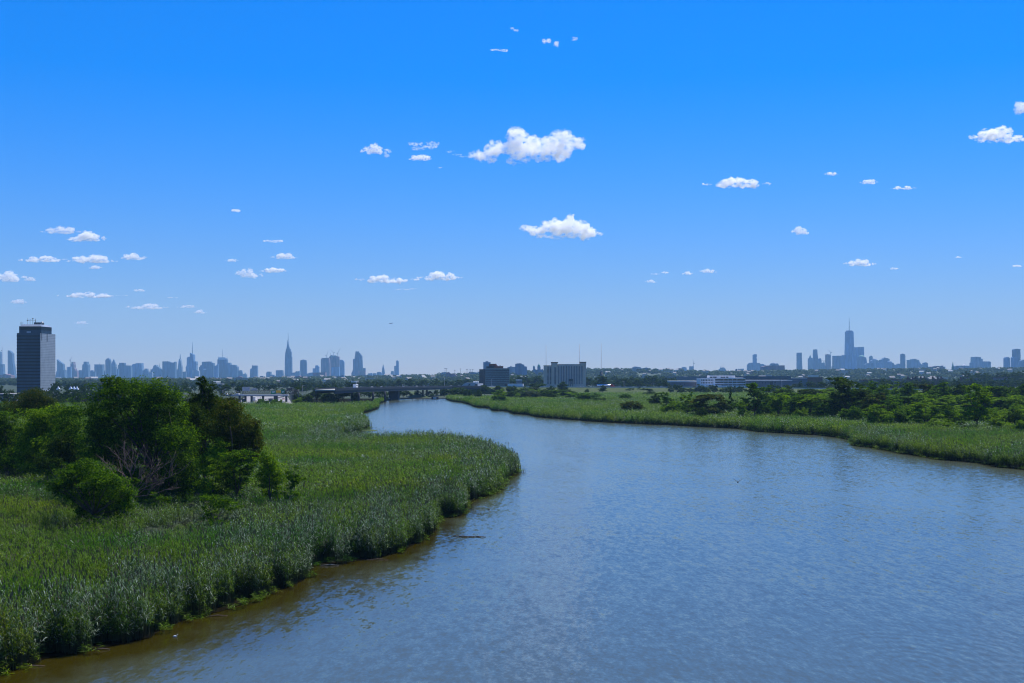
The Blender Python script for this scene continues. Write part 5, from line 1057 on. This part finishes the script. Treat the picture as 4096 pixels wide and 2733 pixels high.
for i, (x, c) in enumerate(sorted(HC)):
    p, a = on_road(x, 5.5); car(p, a, c, '%s car on the highway right of the bridge, %s from the left' % (c, ORD[i]), 'cars on the highway')
def wheels(e, xs_, hw=1.15, r=.5):
    for x in xs_:
        for s in (-hw, hw): child(MB().tube([(0, -.16, 0), (0, .16, 0)], r, 10), 'wheel', 'tyre', e, (x, s, r))
def truck(x, L_, label, kind='box', cab='white', lane=5.5, rev=1):
    p, a = on_road(x, lane); e = empty('truck', p, label, 'truck', 'trucks on the highway', a+(0 if rev > 0 else math.pi))
    if kind == 'box': child(MB().box(-L_/2, L_/2, -1.28, 1.28, 1.1, 4.1), 'trailer', mk('trailer_white', (.62, .62, .63), .05, .5, .5), e)
    else:
        child(MB().tube([(-L_/2, 0, 2.3), (-L_/2+.6, 0, 2.3), (L_/2-.6, 0, 2.3), (L_/2, 0, 2.3)], [.8, 1.3, 1.3, .8], 14), 'tank', mk('polished_steel', (.7, .7, .72), .1, .4, .15, .8, 1), e); child(MB().box(-L_/2, L_/2, -1, 1, .95, 1.2), 'chassis', 'darksteel', e)
        child(MB().box(-L_/2-.1, -L_/2+.5, -1.2, 1.2, 1.0, 3.8), 'rear_bumper', 'darksteel', e)
    x0 = L_/2+.5
    child(MB().elev([(x0, .7), (x0+4.8, .7), (x0+5.0, 1.9), (x0+3.0, 2.2), (x0+2.6, 3.5), (x0+.2, 3.7)], -1.2, 1.2), 'cab', PAINT.get(cab, M['darksteel']), e)
    child(MB().elev([(x0+2.72, 2.25), (x0+3.06, 2.25), (x0+2.66, 3.35), (x0+2.4, 3.35)], -1.22, 1.22), 'windscreen', 'glass', e)
    wheels(e, (-L_/2+1.2, -L_/2+2.6, x0+.8, x0+4))
truck(1901, 17, 'white box trailer truck at the right end of the bridge', 'box', 'black', rev=-1)
truck(2068, 20, 'white box trailer truck on the highway right of the teal block', 'box', 'black', rev=-1)
truck(2416, 17, 'silver tanker truck with a red cab on the highway', 'tank', 'red')
def camper():
    p, a = on_road(1408, 3); e = empty('camper_van', p, 'white camper van at the left end of the bridge', 'camper van', rz=a)
    child(MB().elev([(-4, .7), (3.2, .7), (3.4, 1.6), (2.6, 2.2), (3.6, 2.6), (3.4, 3.5), (-4, 3.5)], -1.2, 1.2), 'body', 'white', e)
    for x in (-3, -1, 1): child(MB().box(x, x+1.1, -1.24, 1.24, 1.9, 2.7), 'window', 'glass', e)
    wheels(e, (-2.4, 2.2))
camper()
def lamp(x, D, top, z0, label, arm=1, group='lamp posts along the road'):
    e = empty('lamp_post', (PX(x, D), D, z0), label, 'lamp post', group); h = PZ(top, D)-z0
    child(MB().tube([(0, 0, 0), (0, 0, h)], [.22, .14], 6), 'pole', 'steel', e); child(MB().tube([(0, 0, h-.1), (arm*2.2, 0, h+.3)], .1, 5), 'arm', 'steel', e); child(MB().box(arm*2-.5, arm*2+.5, -.2, .2, h+.2, h+.45), 'lamp_head', 'steel', e)
for i, (x, D, top, z0) in enumerate([(1425, 990, 1526, 11.5), (1610, 1150, 1538, 11.2), (1778, 1400, 1512, 10), (1966, 1525, 1516, 8.6), (2176, 1500, 1520, 8.4), (2325, 1496, 1526, 8.3), (2496, 1490, 1526, 8.3), (2850, 1490, 1512, 8.3), (3127, 1496, 1522, 7.5)]): lamp(x, D, top, z0, 'grey lamp post on the road, %s from the left of nine' % ORD[i], 1 if i % 2 else -1)
# tall lamp with a flat canopy head
e = empty('mast_light', (PX(1424, 1300), 1300, .2), 'tall pole with a flat pale canopy above the camper van', 'mast light'); child(MB().tube([(0, 0, 0), (0, 0, PZ(1530, 1300))], .3, 6), 'pole', 'steel', e); child(MB().box(-5, 1.2, -1.5, 1.5, PZ(1530, 1300)-.2, PZ(1527, 1300)), 'canopy', 'white', e)

# ---------------------------------------------------------------- toll plaza
tag(MB().add([(PX(935, 880), 880, .9), (PX(1172, 905), 905, .9), (PX(1150, 1180), 1180, 2.2), (PX(985, 1200), 1200, 2.2)], [(0, 1, 2, 3)]).build('plaza_pavement', M['asphalt']), kind='structure')
tag(MB().add([(PX(1060, 1060), 1060, 2.0), (PX(1062, 1090), 1090, 2.3), (PX(1140, 1200), 1200, 4.2), (PX(1140, 1160), 1160, 3.6)], [(0, 3, 2, 1)]).build('ramp_road', M['asphalt']), kind='structure')
tag(MB().prism([(PX(930, 876), 876), (PX(1178, 900), 900), (PX(1160, 1215), 1215), (PX(975, 1215), 1215)], .1, .6).build('plaza_ground', M['land']), kind='structure')
def toll():
    D = 985.; z = lambda q: PZ(1480+q*.1702, D); x = lambda q: PX(850+q*.1702, D); cx = x(1065)
    e = empty('toll_canopy', (cx, D, .9), 'long flat toll plaza canopy on dark columns', 'toll canopy')
    child(MB().box(x(330)-cx, x(1790)-cx, -3, 3, z(610)-.9, z(578)-.9), 'roof', 'steel', e)
    for q in (640, 775, 920, 1190, 1465, 1510, 1735): child(MB().box(x(q)-cx-.75, x(q)-cx+.75, -1, 1, 0, z(610)-.9), 'column', 'darksteel', e)
    for q in (730, 1110, 1370): child(MB().box(x(q)-cx-1.3, x(q)-cx+1.3, -1.5, 2, 0, 2.7), 'booth', 'teal_d', e)
    for q, w_ in ((310, 38), (440, 36), (588, 38)): child(MB().box(x(q-w_)-cx, x(q+w_)-cx, -2, 2, z(585)-.9, z(548)-.9), 'roof_unit', 'fin', e)
    child(MB().box(x(676)-cx, x(756)-cx, -3.3, -3.0, z(592)-.9, z(570)-.9), 'sign_panel', 'white', e)
    g = empty('sign_gantry', (cx, D+9, .9), 'overhead truss gantry carrying highway signs behind the toll canopy', 'sign gantry')
    a, b_ = x(640)-cx, x(1970)-cx; zt, zb = z(487)-.9, z(555)-.9; mb = MB()
    for zz_ in (zt, zb):
        for yy in (-.7, .7): mb.tube([(a, yy, zz_), (b_, yy, zz_)], .16, 4, sm=False)
    n_ = 26
    for i in range(n_):
        p, q = a+(b_-a)*i/n_, a+(b_-a)*(i+1)/n_; mb.tube([(p, -.7, zt if i % 2 else zb), (q, -.7, zb if i % 2 else zt)], .13, 4, sm=False); mb.tube([(p, .7, zb if i % 2 else zt), (q, .7, zt if i % 2 else zb)], .13, 4, sm=False)
    child(mb, 'truss', 'darksteel', g)
    for q in (660, 1975): child(MB().tube([(x(q)-cx, 0, -.5), (x(q)-cx, 0, zt+.6)], .4, 8), 'post', 'darksteel', g)
    for q0, q1, t, b2, m, nm in ((650, 830, 402, 500, 'steel', 'sign_back'), (868, 1005, 437, 487, 'steel', 'sign_back'), (1330, 1447, 487, 568, 'green', 'sign_panel'), (1450, 1563, 487, 545, 'yellow', 'sign_panel'), (1572, 1650, 465, 560, 'green', 'sign_panel'), (1700, 1835, 430, 490, 'darksteel', 'message_board')):
        child(MB().box(x(q0)-cx, x(q1)-cx, -1.5, -1.0, z(b2)-.9, z(t)-.9), nm, m, g)
    for q0, q1 in ((1350, 1430), (1590, 1640)):
        for k in range(2): child(MB().box(x(q0)-cx, x(q1-k*14)-cx, -1.54, -1.5, z(512+k*24)-.9, z(504+k*24)-.9), 'lettering', 'white', g)
    for q, t in ((1835, 420), (1860, 440), (1890, 460), (490, 500), (245, 470), (545, 512), (2108, 370)):
        lamp(850+q*.1702, D-4+q*.01, 1480+t*.1702, .9, 'plaza lamp pole, %s' % {1835: 'tallest of three at the right canopy end', 1860: 'middle of three at the right canopy end', 1890: 'right of three at the right canopy end', 490: 'dark one through the left canopy part', 245: 'at the far left behind the trees', 545: 'short one left of the sign backs', 2108: 'alone right of the gantry'}[q], 1, 'plaza lamp poles')
toll()
for i, (q, y, c, rz) in enumerate([(740, 735, 'black', 1.5), (930, 775, 'silver', .2), (985, 730, 'white', 1.5), (1130, 720, 'white', .3), (1250, 775, 'black', .1), (1290, 745, 'black', 1.4), (1550, 700, 'silver', 1.5), (1660, 765, 'white', 1.4), (1670, 695, 'red', 1.5), (1340, 700, 'black', 1.5)]):
    x = 850+q*.1702; row = 1480+y*.1702; D = GD(row+3, .95); z = .95 if D < 1000 else 1.1; car((PX(x, D), D, z+.02), rz, c, '%s car at the toll plaza, %s from the left' % (c, ordw([740, 930, 985, 1130, 1250, 1290, 1340, 1550, 1660, 1670].index(q))), 'cars at the toll plaza')
D = 1000; e = empty('truck', (PX(1018, D), D, 1.2), 'white box truck passing under the toll canopy', 'truck', rz=R(95)); child(MB().box(-4, 2.5, -1.25, 1.25, 1, 3.9), 'cargo_box', 'white', e); child(MB().elev([(2.6, .6), (4.8, .6), (4.9, 1.7), (4.3, 2.7), (2.6, 2.8)], -1.1, 1.1), 'cab', 'white', e); wheels(e, (-2.5, 3.5))
D = 905; e = empty('container', (PX(1090, D), D, .92), 'teal container by the plaza road', 'container'); child(MB().box(-1.6, 1.6, -1.3, 1.3, 0, 2.7), 'body', 'teal', e); child(MB().box(-1.5, 1.5, -1.36, -1.3, .1, 2.6), 'door', 'teal_d', e)
for i, (x, b, w_, m_) in enumerate([(1036, 1614, 26, 'leaf_bright'), (1066, 1613, 24, 'leaf'), (1092, 1613, 20, 'leaf_bright'), (1105, 1611, 20, 'leaf'), (1122, 1612, 22, 'leaf_bright'), (1046, 1606, 20, 'leaf')]):
    tree_px('bush', i % 4, m_, x, b-13, b+2, w_, '%s shrub before the toll plaza, %s from the left of six' % (MN[m_], ORD[[1036, 1046, 1066, 1092, 1105, 1122].index(x)]), 'shrubs before the toll plaza', z0=.6, cat='shrub', name='shrub')

# ---------------------------------------------------------------- things on the river
e = empty('fender_dolphin', (PX(1550, 1120), 1120, 0), 'dark timber fender left of the bridge pier', 'fender'); child(MB().box(-4, 4, -1.5, 1.5, -.5, 1.2), 'platform', 'darksteel', e)
for x in (-3, 0, 3): child(MB().tube([(x, -1.6, -1), (x, -1.6, 2.2)], .3, 6), 'pile', 'bark', e)
child(MB().box(-1, 2.2, -1.7, 1, 1.2, 2.0), 'crate', 'steel', e)
e = empty('fender_dolphin', (PX(1740, 1165), 1165, 0), 'dark fender with two pale boards on the right side under the bridge', 'fender'); child(MB().box(-3.4, 3.4, -1.5, 1.5, -.5, 2.4), 'wall', 'darksteel', e)
for x in (-.8, .8): child(MB().box(x-.5, x+.5, -1.62, -1.5, .6, 1.9), 'board', 'white', e)
e = empty('marker_post', (PX(1651, 1110), 1110, 0), 'thin dark marker post in the water before the bridge', 'post'); child(MB().tube([(0, 0, -1), (0, 0, 1.9)], .22, 6), 'post', 'bark', e); child(MB().box(-.3, .3, -.25, .25, 1.3, 2.0), 'board', 'darksteel', e)
e = tag(MB().tube([(-60, 1195, .5), (-130, 1180, .5)], .25, 5).build('boom', M['darksteel'], origin=(0, 0, 0)), 'low dark line of a floating boom under the bridge', 'boom')
def stick(x, y, L_, rz, label, m='dead', n_=1):
    D = GD(y); mb = MB(); g = random.Random(int(x))
    for i in range(n_):
        a = rz+g.uniform(-.25, .25)*(n_ > 1); cx, cyy = g.uniform(-.35, .35)*L_*(n_ > 1), g.uniform(-.3, .3)*(n_ > 1); l = L_*(1 if n_ == 1 else g.uniform(.2, .45))
        mb.tube([(cx-l/2*math.cos(a), cyy-l/2*math.sin(a), .03), (cx, cyy+.05, .1), (cx+l/2*math.cos(a), cyy+l/2*math.sin(a), .04)], [.04, .05, .02], 5)
    o = mb.build('driftwood', M[m], origin=(0, 0, 0)); o.location = (PX(x, D), D, 0); tag(o, label, 'driftwood', 'driftwood in the river')
stick(1318, 2263, 2.2, .05, 'pale stick floating off the first reed point', 'concrete'); stick(1510, 2240, 2.6, .15, 'pale thin branch afloat along the reed edge')
stick(1895, 2149, 3.2, .05, 'dark raft of reed litter floating off the bank', 'bark', 14); stick(1835, 2147, 2.4, 0, 'thin line of litter left of the dark raft', 'bark', 6)
stick(125, 2668, 2.0, .2, 'pale stick at the bottom left bank'); stick(410, 2600, 1.2, .1, 'short thin stick below the reeds, lower left'); stick(870, 2466, 1.8, .2, 'thin brown branch on the brown water, lower left')
for x, y, la in ((700, 2548, 'white water bird afloat in the brown water'), (1955, 2040, 'dark water bird afloat off the reed point')):
    D = GD(y); e = empty('water_bird', (PX(x, D), D, 0), la, 'bird'); b_ = MB()
    b_.lathe(0, 0, [(.04, -.02), (.16, .03), (.17, .1), (.08, .17), (.02, .19)], 10); o = child(b_, 'body', 'feather' if x < 1000 else 'darksteel', e); o.scale = (1.5, .9, 1); e.scale = (.75, .75, .75); child(MB().tube([(.18, 0, .12), (.24, 0, .26), (.30, 0, .28), (.36, 0, .27)], [.05, .05, .055, .015], 6), 'head', 'feather' if x < 1000 else 'darksteel', e)
for (x, y, w_, dd, la) in ((1462, 1738, 9, 6, 'low muddy islet with grass at the cove mouth'), (1475, 1723, 8, 5, 'smaller muddy islet behind the cove mouth')):
    D = GD(y); mb = MB(); mb.lathe(0, 0, [(w_/2, -.3), (w_*.42, .12), (w_*.25, .35), (.2, .45)], 16); o = mb.build('mud_islet', [M['grass_bank']], origin=(0, 0, 0)); o.location = (PX(x, D), D, 0); o.scale = (1, dd/w_*2, 1); tag(o, la, 'islet')
def flying_bird():
    D = 185.; p = P(2951, 1929, D); e = empty('bird', p, 'dark bird flying low over the river with raised wings', 'bird'); k = D/F
    b_ = MB(); b_.tube([(0, -.42, .0), (0, -.3, .02), (0, -.1, 0), (0, .12, 0), (0, .35, .02), (0, .52, .03)], [.02, .07, .11, .10, .05, .03], 8); child(b_, 'body', 'black_f', e)
    for s in (-1, 1):
        w1 = MB(); a = [(0.05*s, -.14, .05), (.30*s, -.16, .22), (.52*s, -.10, .40), (.66*s, .02, .52 if s < 0 else .60)]; c = [(.05*s, .12, .05), (.30*s, .12, .20), (.50*s, .10, .37), (.66*s, .05, .51 if s < 0 else .59)]
        v = [q for pr in zip(a, c) for q in pr]; v2 = [(q[0], q[1], q[2]+.025) for q in v]; n_ = len(v)
        f = [(i, i+2, i+3, i+1) for i in (0, 2, 4)]+[(n_+i, n_+i+1, n_+i+3, n_+i+2) for i in (0, 2, 4)]+[(i, n_+i, n_+i+2, i+2) for i in (0, 2, 4)]+[(i+3, n_+i+3, n_+i+1, i+1) for i in (0, 2, 4)]+[(6, n_+6, n_+7, 7), (0, 1, n_+1, n_)]
        w1.add(v+v2, f); child(w1, 'wing', 'black_f', e)
M['black_f'] = mk('dark_feathers', (.018, .014, .014), .3, 6)
flying_bird()
def airliner():
    D = 6500.; p = P(1564, 1294, D); e = empty('airliner', p, 'tiny airliner flying level above the skyline', 'airliner')
    child(MB().tube([(-10, 0, 0), (-8, 0, 0), (-2, 0, 0), (5, 0, .2), (10, 0, .9)], [.5, 1.8, 1.9, 1.6, .3], 10), 'fuselage', 'steel', e)
    for s in (-1, 1): child(MB().add([(-2, s*1.5, -.4), (2, s*1.5, -.4), (4.5, s*14, .6), (3, s*14, .6), (-2, s*1.5, 0), (2, s*1.5, 0), (4.5, s*14, .8), (3, s*14, .8)], [(0, 1, 2, 3), (7, 6, 5, 4), (0, 4, 5, 1), (1, 5, 6, 2), (2, 6, 7, 3), (3, 7, 4, 0)]), 'wing', 'steel', e)
    child(MB().elev([(6.5, 1), (9.8, 1.2), (11, 4.6), (9.6, 4.6)], -.2, .2), 'tail_fin', 'steel', e)
    for s in (-1, 1): child(MB().tube([(-2.5, s*5, -1.2), (.5, s*5, -1.2)], [1, .7], 8), 'engine', 'steel', e)
airliner()

# ---------------------------------------------------------------- clouds
def cloudmat(name, dens):
    m = bpy.data.materials.new(name); m.use_nodes = True; n = m.node_tree; n.nodes.remove(n.nodes['Principled BSDF'])
    pv = n.nodes.new('ShaderNodeVolumePrincipled'); pv.inputs['Color'].default_value = (1, 1, 1, 1); pv.inputs['Density'].default_value = dens; pv.inputs['Anisotropy'].default_value = .35
    tc = n.nodes.new('ShaderNodeTexCoord'); no = n.nodes.new('ShaderNodeTexNoise'); no.inputs['Scale'].default_value = .13; no.inputs['Detail'].default_value = 6; no.inputs['Roughness'].default_value = .62
    mp = n.nodes.new('ShaderNodeMapping'); mp.inputs['Scale'].default_value = (1, .7, 1.7); n.links.new(tc.outputs['Object'], mp.inputs[0]); n.links.new(mp.outputs[0], no.inputs['Vector'])
    mr = n.nodes.new('ShaderNodeMapRange'); mr.inputs[1].default_value = .42; mr.inputs[2].default_value = .63; mr.inputs[3].default_value = 0; mr.inputs[4].default_value = dens*2.0; n.links.new(no.outputs[0], mr.inputs[0]); n.links.new(mr.outputs[0], pv.inputs['Density'])
    n.links.new(pv.outputs[0], n.nodes['Material Output'].inputs['Volume']); return m
CT = bpy.data.textures.new('cloud_lumps', 'CLOUDS'); CT.noise_scale = .55; CT.noise_depth = 5
def cloud(lobes, label, thin=1.0, seed=1, base=1150.):
    """puffs (cx,cy,rx,ry in photo pixels) at cloud height, melted together and roughened"""
    ym = max(l[1]+l[3] for l in lobes); D = (base-H)*F/(HZ-ym); k = D/F; xm = sum(l[0] for l in lobes)/len(lobes)
    W = (max(l[0]+l[2] for l in lobes)-min(l[0]-l[2] for l in lobes))*k; Hh = (ym-min(l[1]-l[3] for l in lobes))*k
    g = random.Random(seed); import bmesh; bm = bmesh.new(); og = P(xm, ym, D)
    for (x, y, a, b_) in lobes:
        n_ = max(1, int(a/max(b_, 1)*.9))
        for i in range(n_):
            t = (i+.5)/n_*2-1; rr = math.sqrt(max(0.05, 1-t*t*.8)); q = P(x+t*a*(1-1/n_)*.95, y+g.uniform(-.12, .12)*b_, D)-og
            r0 = b_*k*rr*g.uniform(.85, 1.1); q.y += g.uniform(-.6, .6)*r0
            mt = bmesh.ops.create_icosphere(bm, subdivisions=2, radius=1)['verts']
            rx = max(r0, a*k/n_*1.15)
            for v in mt: v.co = Vector((v.co.x*rx, v.co.y*rx*1.1, v.co.z*r0))+q
    me = bpy.data.meshes.new('cloud'); bm.to_mesh(me); bm.free(); S_ = 100/max(W, 1)
    for v in me.vertices:
        if v.co.z < .10*Hh: v.co.z = .10*Hh+(v.co.z-.10*Hh)*.25
        v.co *= S_
    o = bpy.data.objects.new('cloud', me); COL.objects.link(o); o.location = og; o.scale = (1/S_,)*3
    rm = o.modifiers.new('melt', 'REMESH'); rm.mode = 'VOXEL'; rm.voxel_size = .9 if W*F/D > 90 else 1.5
    hh = Hh*S_
    for sz, st in ((hh*.45, .22), (hh*.17, .14), (hh*.07, .07)):
        if sz < hh*.3 and not o.modifiers.get('melt again'):
            r2 = o.modifiers.new('melt again', 'REMESH'); r2.mode = 'VOXEL'; r2.voxel_size = rm.voxel_size*.8
        tx = bpy.data.textures.new('cloud_lumps', 'CLOUDS'); tx.noise_scale = max(.8, sz); tx.noise_depth = 3; dm = o.modifiers.new('lumps', 'DISPLACE'); dm.texture = tx; dm.strength = hh*st*2.0; dm.mid_level = .5; dm.texture_coords = 'GLOBAL' if False else 'LOCAL'
    for md in ('smooth',): pass
    key = 'cloud_%d' % round(math.log(thin/(Hh*1.0))*4)
    me.materials.append(bpy.data.materials.get(key) or cloudmat(key, math.exp(round(math.log(thin/(Hh*1.0))*4)/4)*4.0))
    return tag(o, label, 'cloud', 'small clouds in the blue sky')
def zc(o, s, L_): return [(o[0]+x*s, o[1]+y*s, a*s, b_*s) for x, y, a, b_ in L_]
c1 = zc((1300, 480), .5532, [(1080,262,70,18),(1240,215,70,45),(1180,258,90,30),(1380,120,75,50),(1390,200,100,75),(1500,180,110,65),(1380,295,80,30),(1550,255,150,42),(1640,180,100,62),(1700,130,75,35),(1790,170,65,38),(1720,230,70,45)])
cloud(zc((1300, 480), .5532, [(1010, 266, 46, 6), (955, 252, 40, 5), (905, 228, 36, 7)]), 'thin curved wisp forming the left tail of the largest cloud', .22, 8)
cloud(c1, 'largest white cloud, upper middle of the sky', 1.0, 3)
cloud(zc((1300, 480), .5532, [(1460,785,42,20),(1550,805,80,32),(1640,765,65,45),(1720,790,110,60),(1775,720,32,30),(1830,775,75,52),(1900,812,70,38),(1960,825,35,14),(1700,845,140,20)]), 'broad oval cloud with a grey base, below the largest cloud', 1.2, 4)
def sc_(cx, cy_, w_, h_, label, thin=.8, seed=0, kind='hump'):
    k = 1.743; cx, cy_, w_, h_ = cx*k, cy_*k, w_*k/2, h_*k/2; g = random.Random(seed+int(cx)); L_ = []
    if kind == 'wisp': L_ = [(cx+g.uniform(-.6, .6)*w_, cy_+g.uniform(-.5, .5)*h_, w_*g.uniform(.2, .4), h_*g.uniform(.25, .45)) for i in range(4)]
    else:
        L_ = [(cx, cy_+h_*.45, w_*.92, h_*.42)]
        for sg in (-1, 1): L_.append((cx+sg*w_*g.uniform(.85, 1.1), cy_+h_*g.uniform(.2, .5), w_*.24, h_*.16))
        for i in range(5): t = g.uniform(-.7, .7); L_.append((cx+t*w_, cy_+h_*(.15-.35*(1-abs(t))*g.uniform(.3, 1)), w_*g.uniform(.16, .32), h_*g.uniform(.35, .6)*(1-.4*abs(t))))
    cloud(L_, label, thin, seed+int(cx+cy_))
for a in [(1182, 68, 22, 12, 'faint wisp, topmost cloud in the sky', .2, 0, 'wisp'), (1150, 115, 72, 11, 'thin flat wisp under the topmost cloud', .22, 0, 'wisp'), (1262, 98, 52, 26, 'pale ragged cloud in the middle of the top cloud row', .4, 0, 'wisp'), (1322, 89, 28, 13, 'faint wisp, right end of the top cloud row', .22, 0, 'wisp'),
          (858, 340, 52, 34, 'white puff far left of the largest cloud, same height', .7), (888, 353, 30, 22, 'small wisp right of that left puff', .3, 0, 'wisp'), (965, 361, 52, 20, 'flat puff between left puff and the largest cloud tail', .6), (985, 336, 110, 26, 'thin wisps left of the largest cloud tail', .3, 0, 'wisp'), (1011, 384, 16, 7, 'tiny faint wisp below the tail of the largest cloud', .2, 0, 'wisp'),
          (2295, 308, 130, 50, 'white cloud at the right edge of the picture', .9), (2345, 246, 34, 40, 'cloud scrap above the right edge cloud', .7), (1690, 419, 128, 32, 'ragged winged cloud right of centre', .7), (1908, 398, 27, 13, 'small puff, left of three in a falling row', .5), (1995, 416, 40, 17, 'small puff, middle of three in a falling row', .6), (2072, 430, 54, 13, 'flat puff, right of three in a falling row', .5),
          (1837, 528, 34, 28, 'small triangular white cloud at the right', .9), (1975, 602, 64, 24, 'white cloud above the tall mast at the right', .8), (2051, 616, 21, 8, 'tiny puff right of the cloud above the tall mast', .4), (1513, 627, 70, 11, 'thin streak right of centre, low', .3, 0, 'wisp'), (1495, 645, 26, 10, 'small flat puff under the thin streak', .6), (1579, 626, 20, 14, 'small puff right of the thin streak', .5), (1625, 621, 34, 15, 'second small puff right of the thin streak', .6),
          (890, 638, 120, 30, 'low white cloud, left of a low pair in the middle', 1.0), (1010, 632, 92, 30, 'low white cloud, right of a low pair in the middle', 1.0), (930, 664, 66, 6, 'thin streak under the low middle pair', .3, 0, 'wisp'), (540, 483, 34, 14, 'lone wisp high at the left', .3, 0, 'wisp'), (622, 553, 80, 16, 'faint streak above the left middle cluster', .25, 0, 'wisp'),
          (654, 587, 52, 20, 'upper right puff of the left middle cluster', .7), (628, 619, 55, 17, 'lower right puff of the left middle cluster', .9), (570, 625, 56, 32, 'ragged lower left cloud of the left middle cluster', .6), (532, 597, 28, 10, 'slanting scrap at the upper left of the left middle cluster', .5),
          (140, 527, 76, 26, 'ragged left end of the highest left cloud', .5), (195, 542, 84, 32, 'highest white cloud at the left', .95), (97, 593, 104, 23, 'flat cloud, left of three in a row at the left', .7), (212, 593, 100, 28, 'flat cloud, middle of three in a row at the left', .7), (217, 613, 30, 12, 'scrap under the middle cloud of the left row', .6), (310, 588, 56, 22, 'cloud, right of three in a row at the left', .8),
          (22, 633, 62, 36, 'white cloud cut by the left edge', 1.0), (70, 640, 26, 14, 'small puff beside the cloud cut by the left edge', .6), (207, 676, 134, 20, 'long low flat cloud at the left', .8), (42, 691, 34, 16, 'small pale cloud above the glass tower', .6), (320, 666, 32, 8, 'thin puff right of the long low flat cloud', .5), (335, 702, 92, 20, 'low cloud right of and below the long flat one', .8), (430, 703, 42, 10, 'thin low cloud, upper of two right of the low cloud', .5), (460, 715, 30, 12, 'thin low cloud, lower of two right of the low cloud', .6), (187, 740, 32, 11, 'lowest small cloud, right of the glass tower', .6), (400, 684, 38, 5, 'faint streak above the two thin low clouds', .3, 0, 'wisp'), (2199, 590, 16, 6, 'tiny puff far right, low', .4), (2335, 610, 26, 8, 'tiny streak at the right edge, low', .4)]:
    sc_(*a)
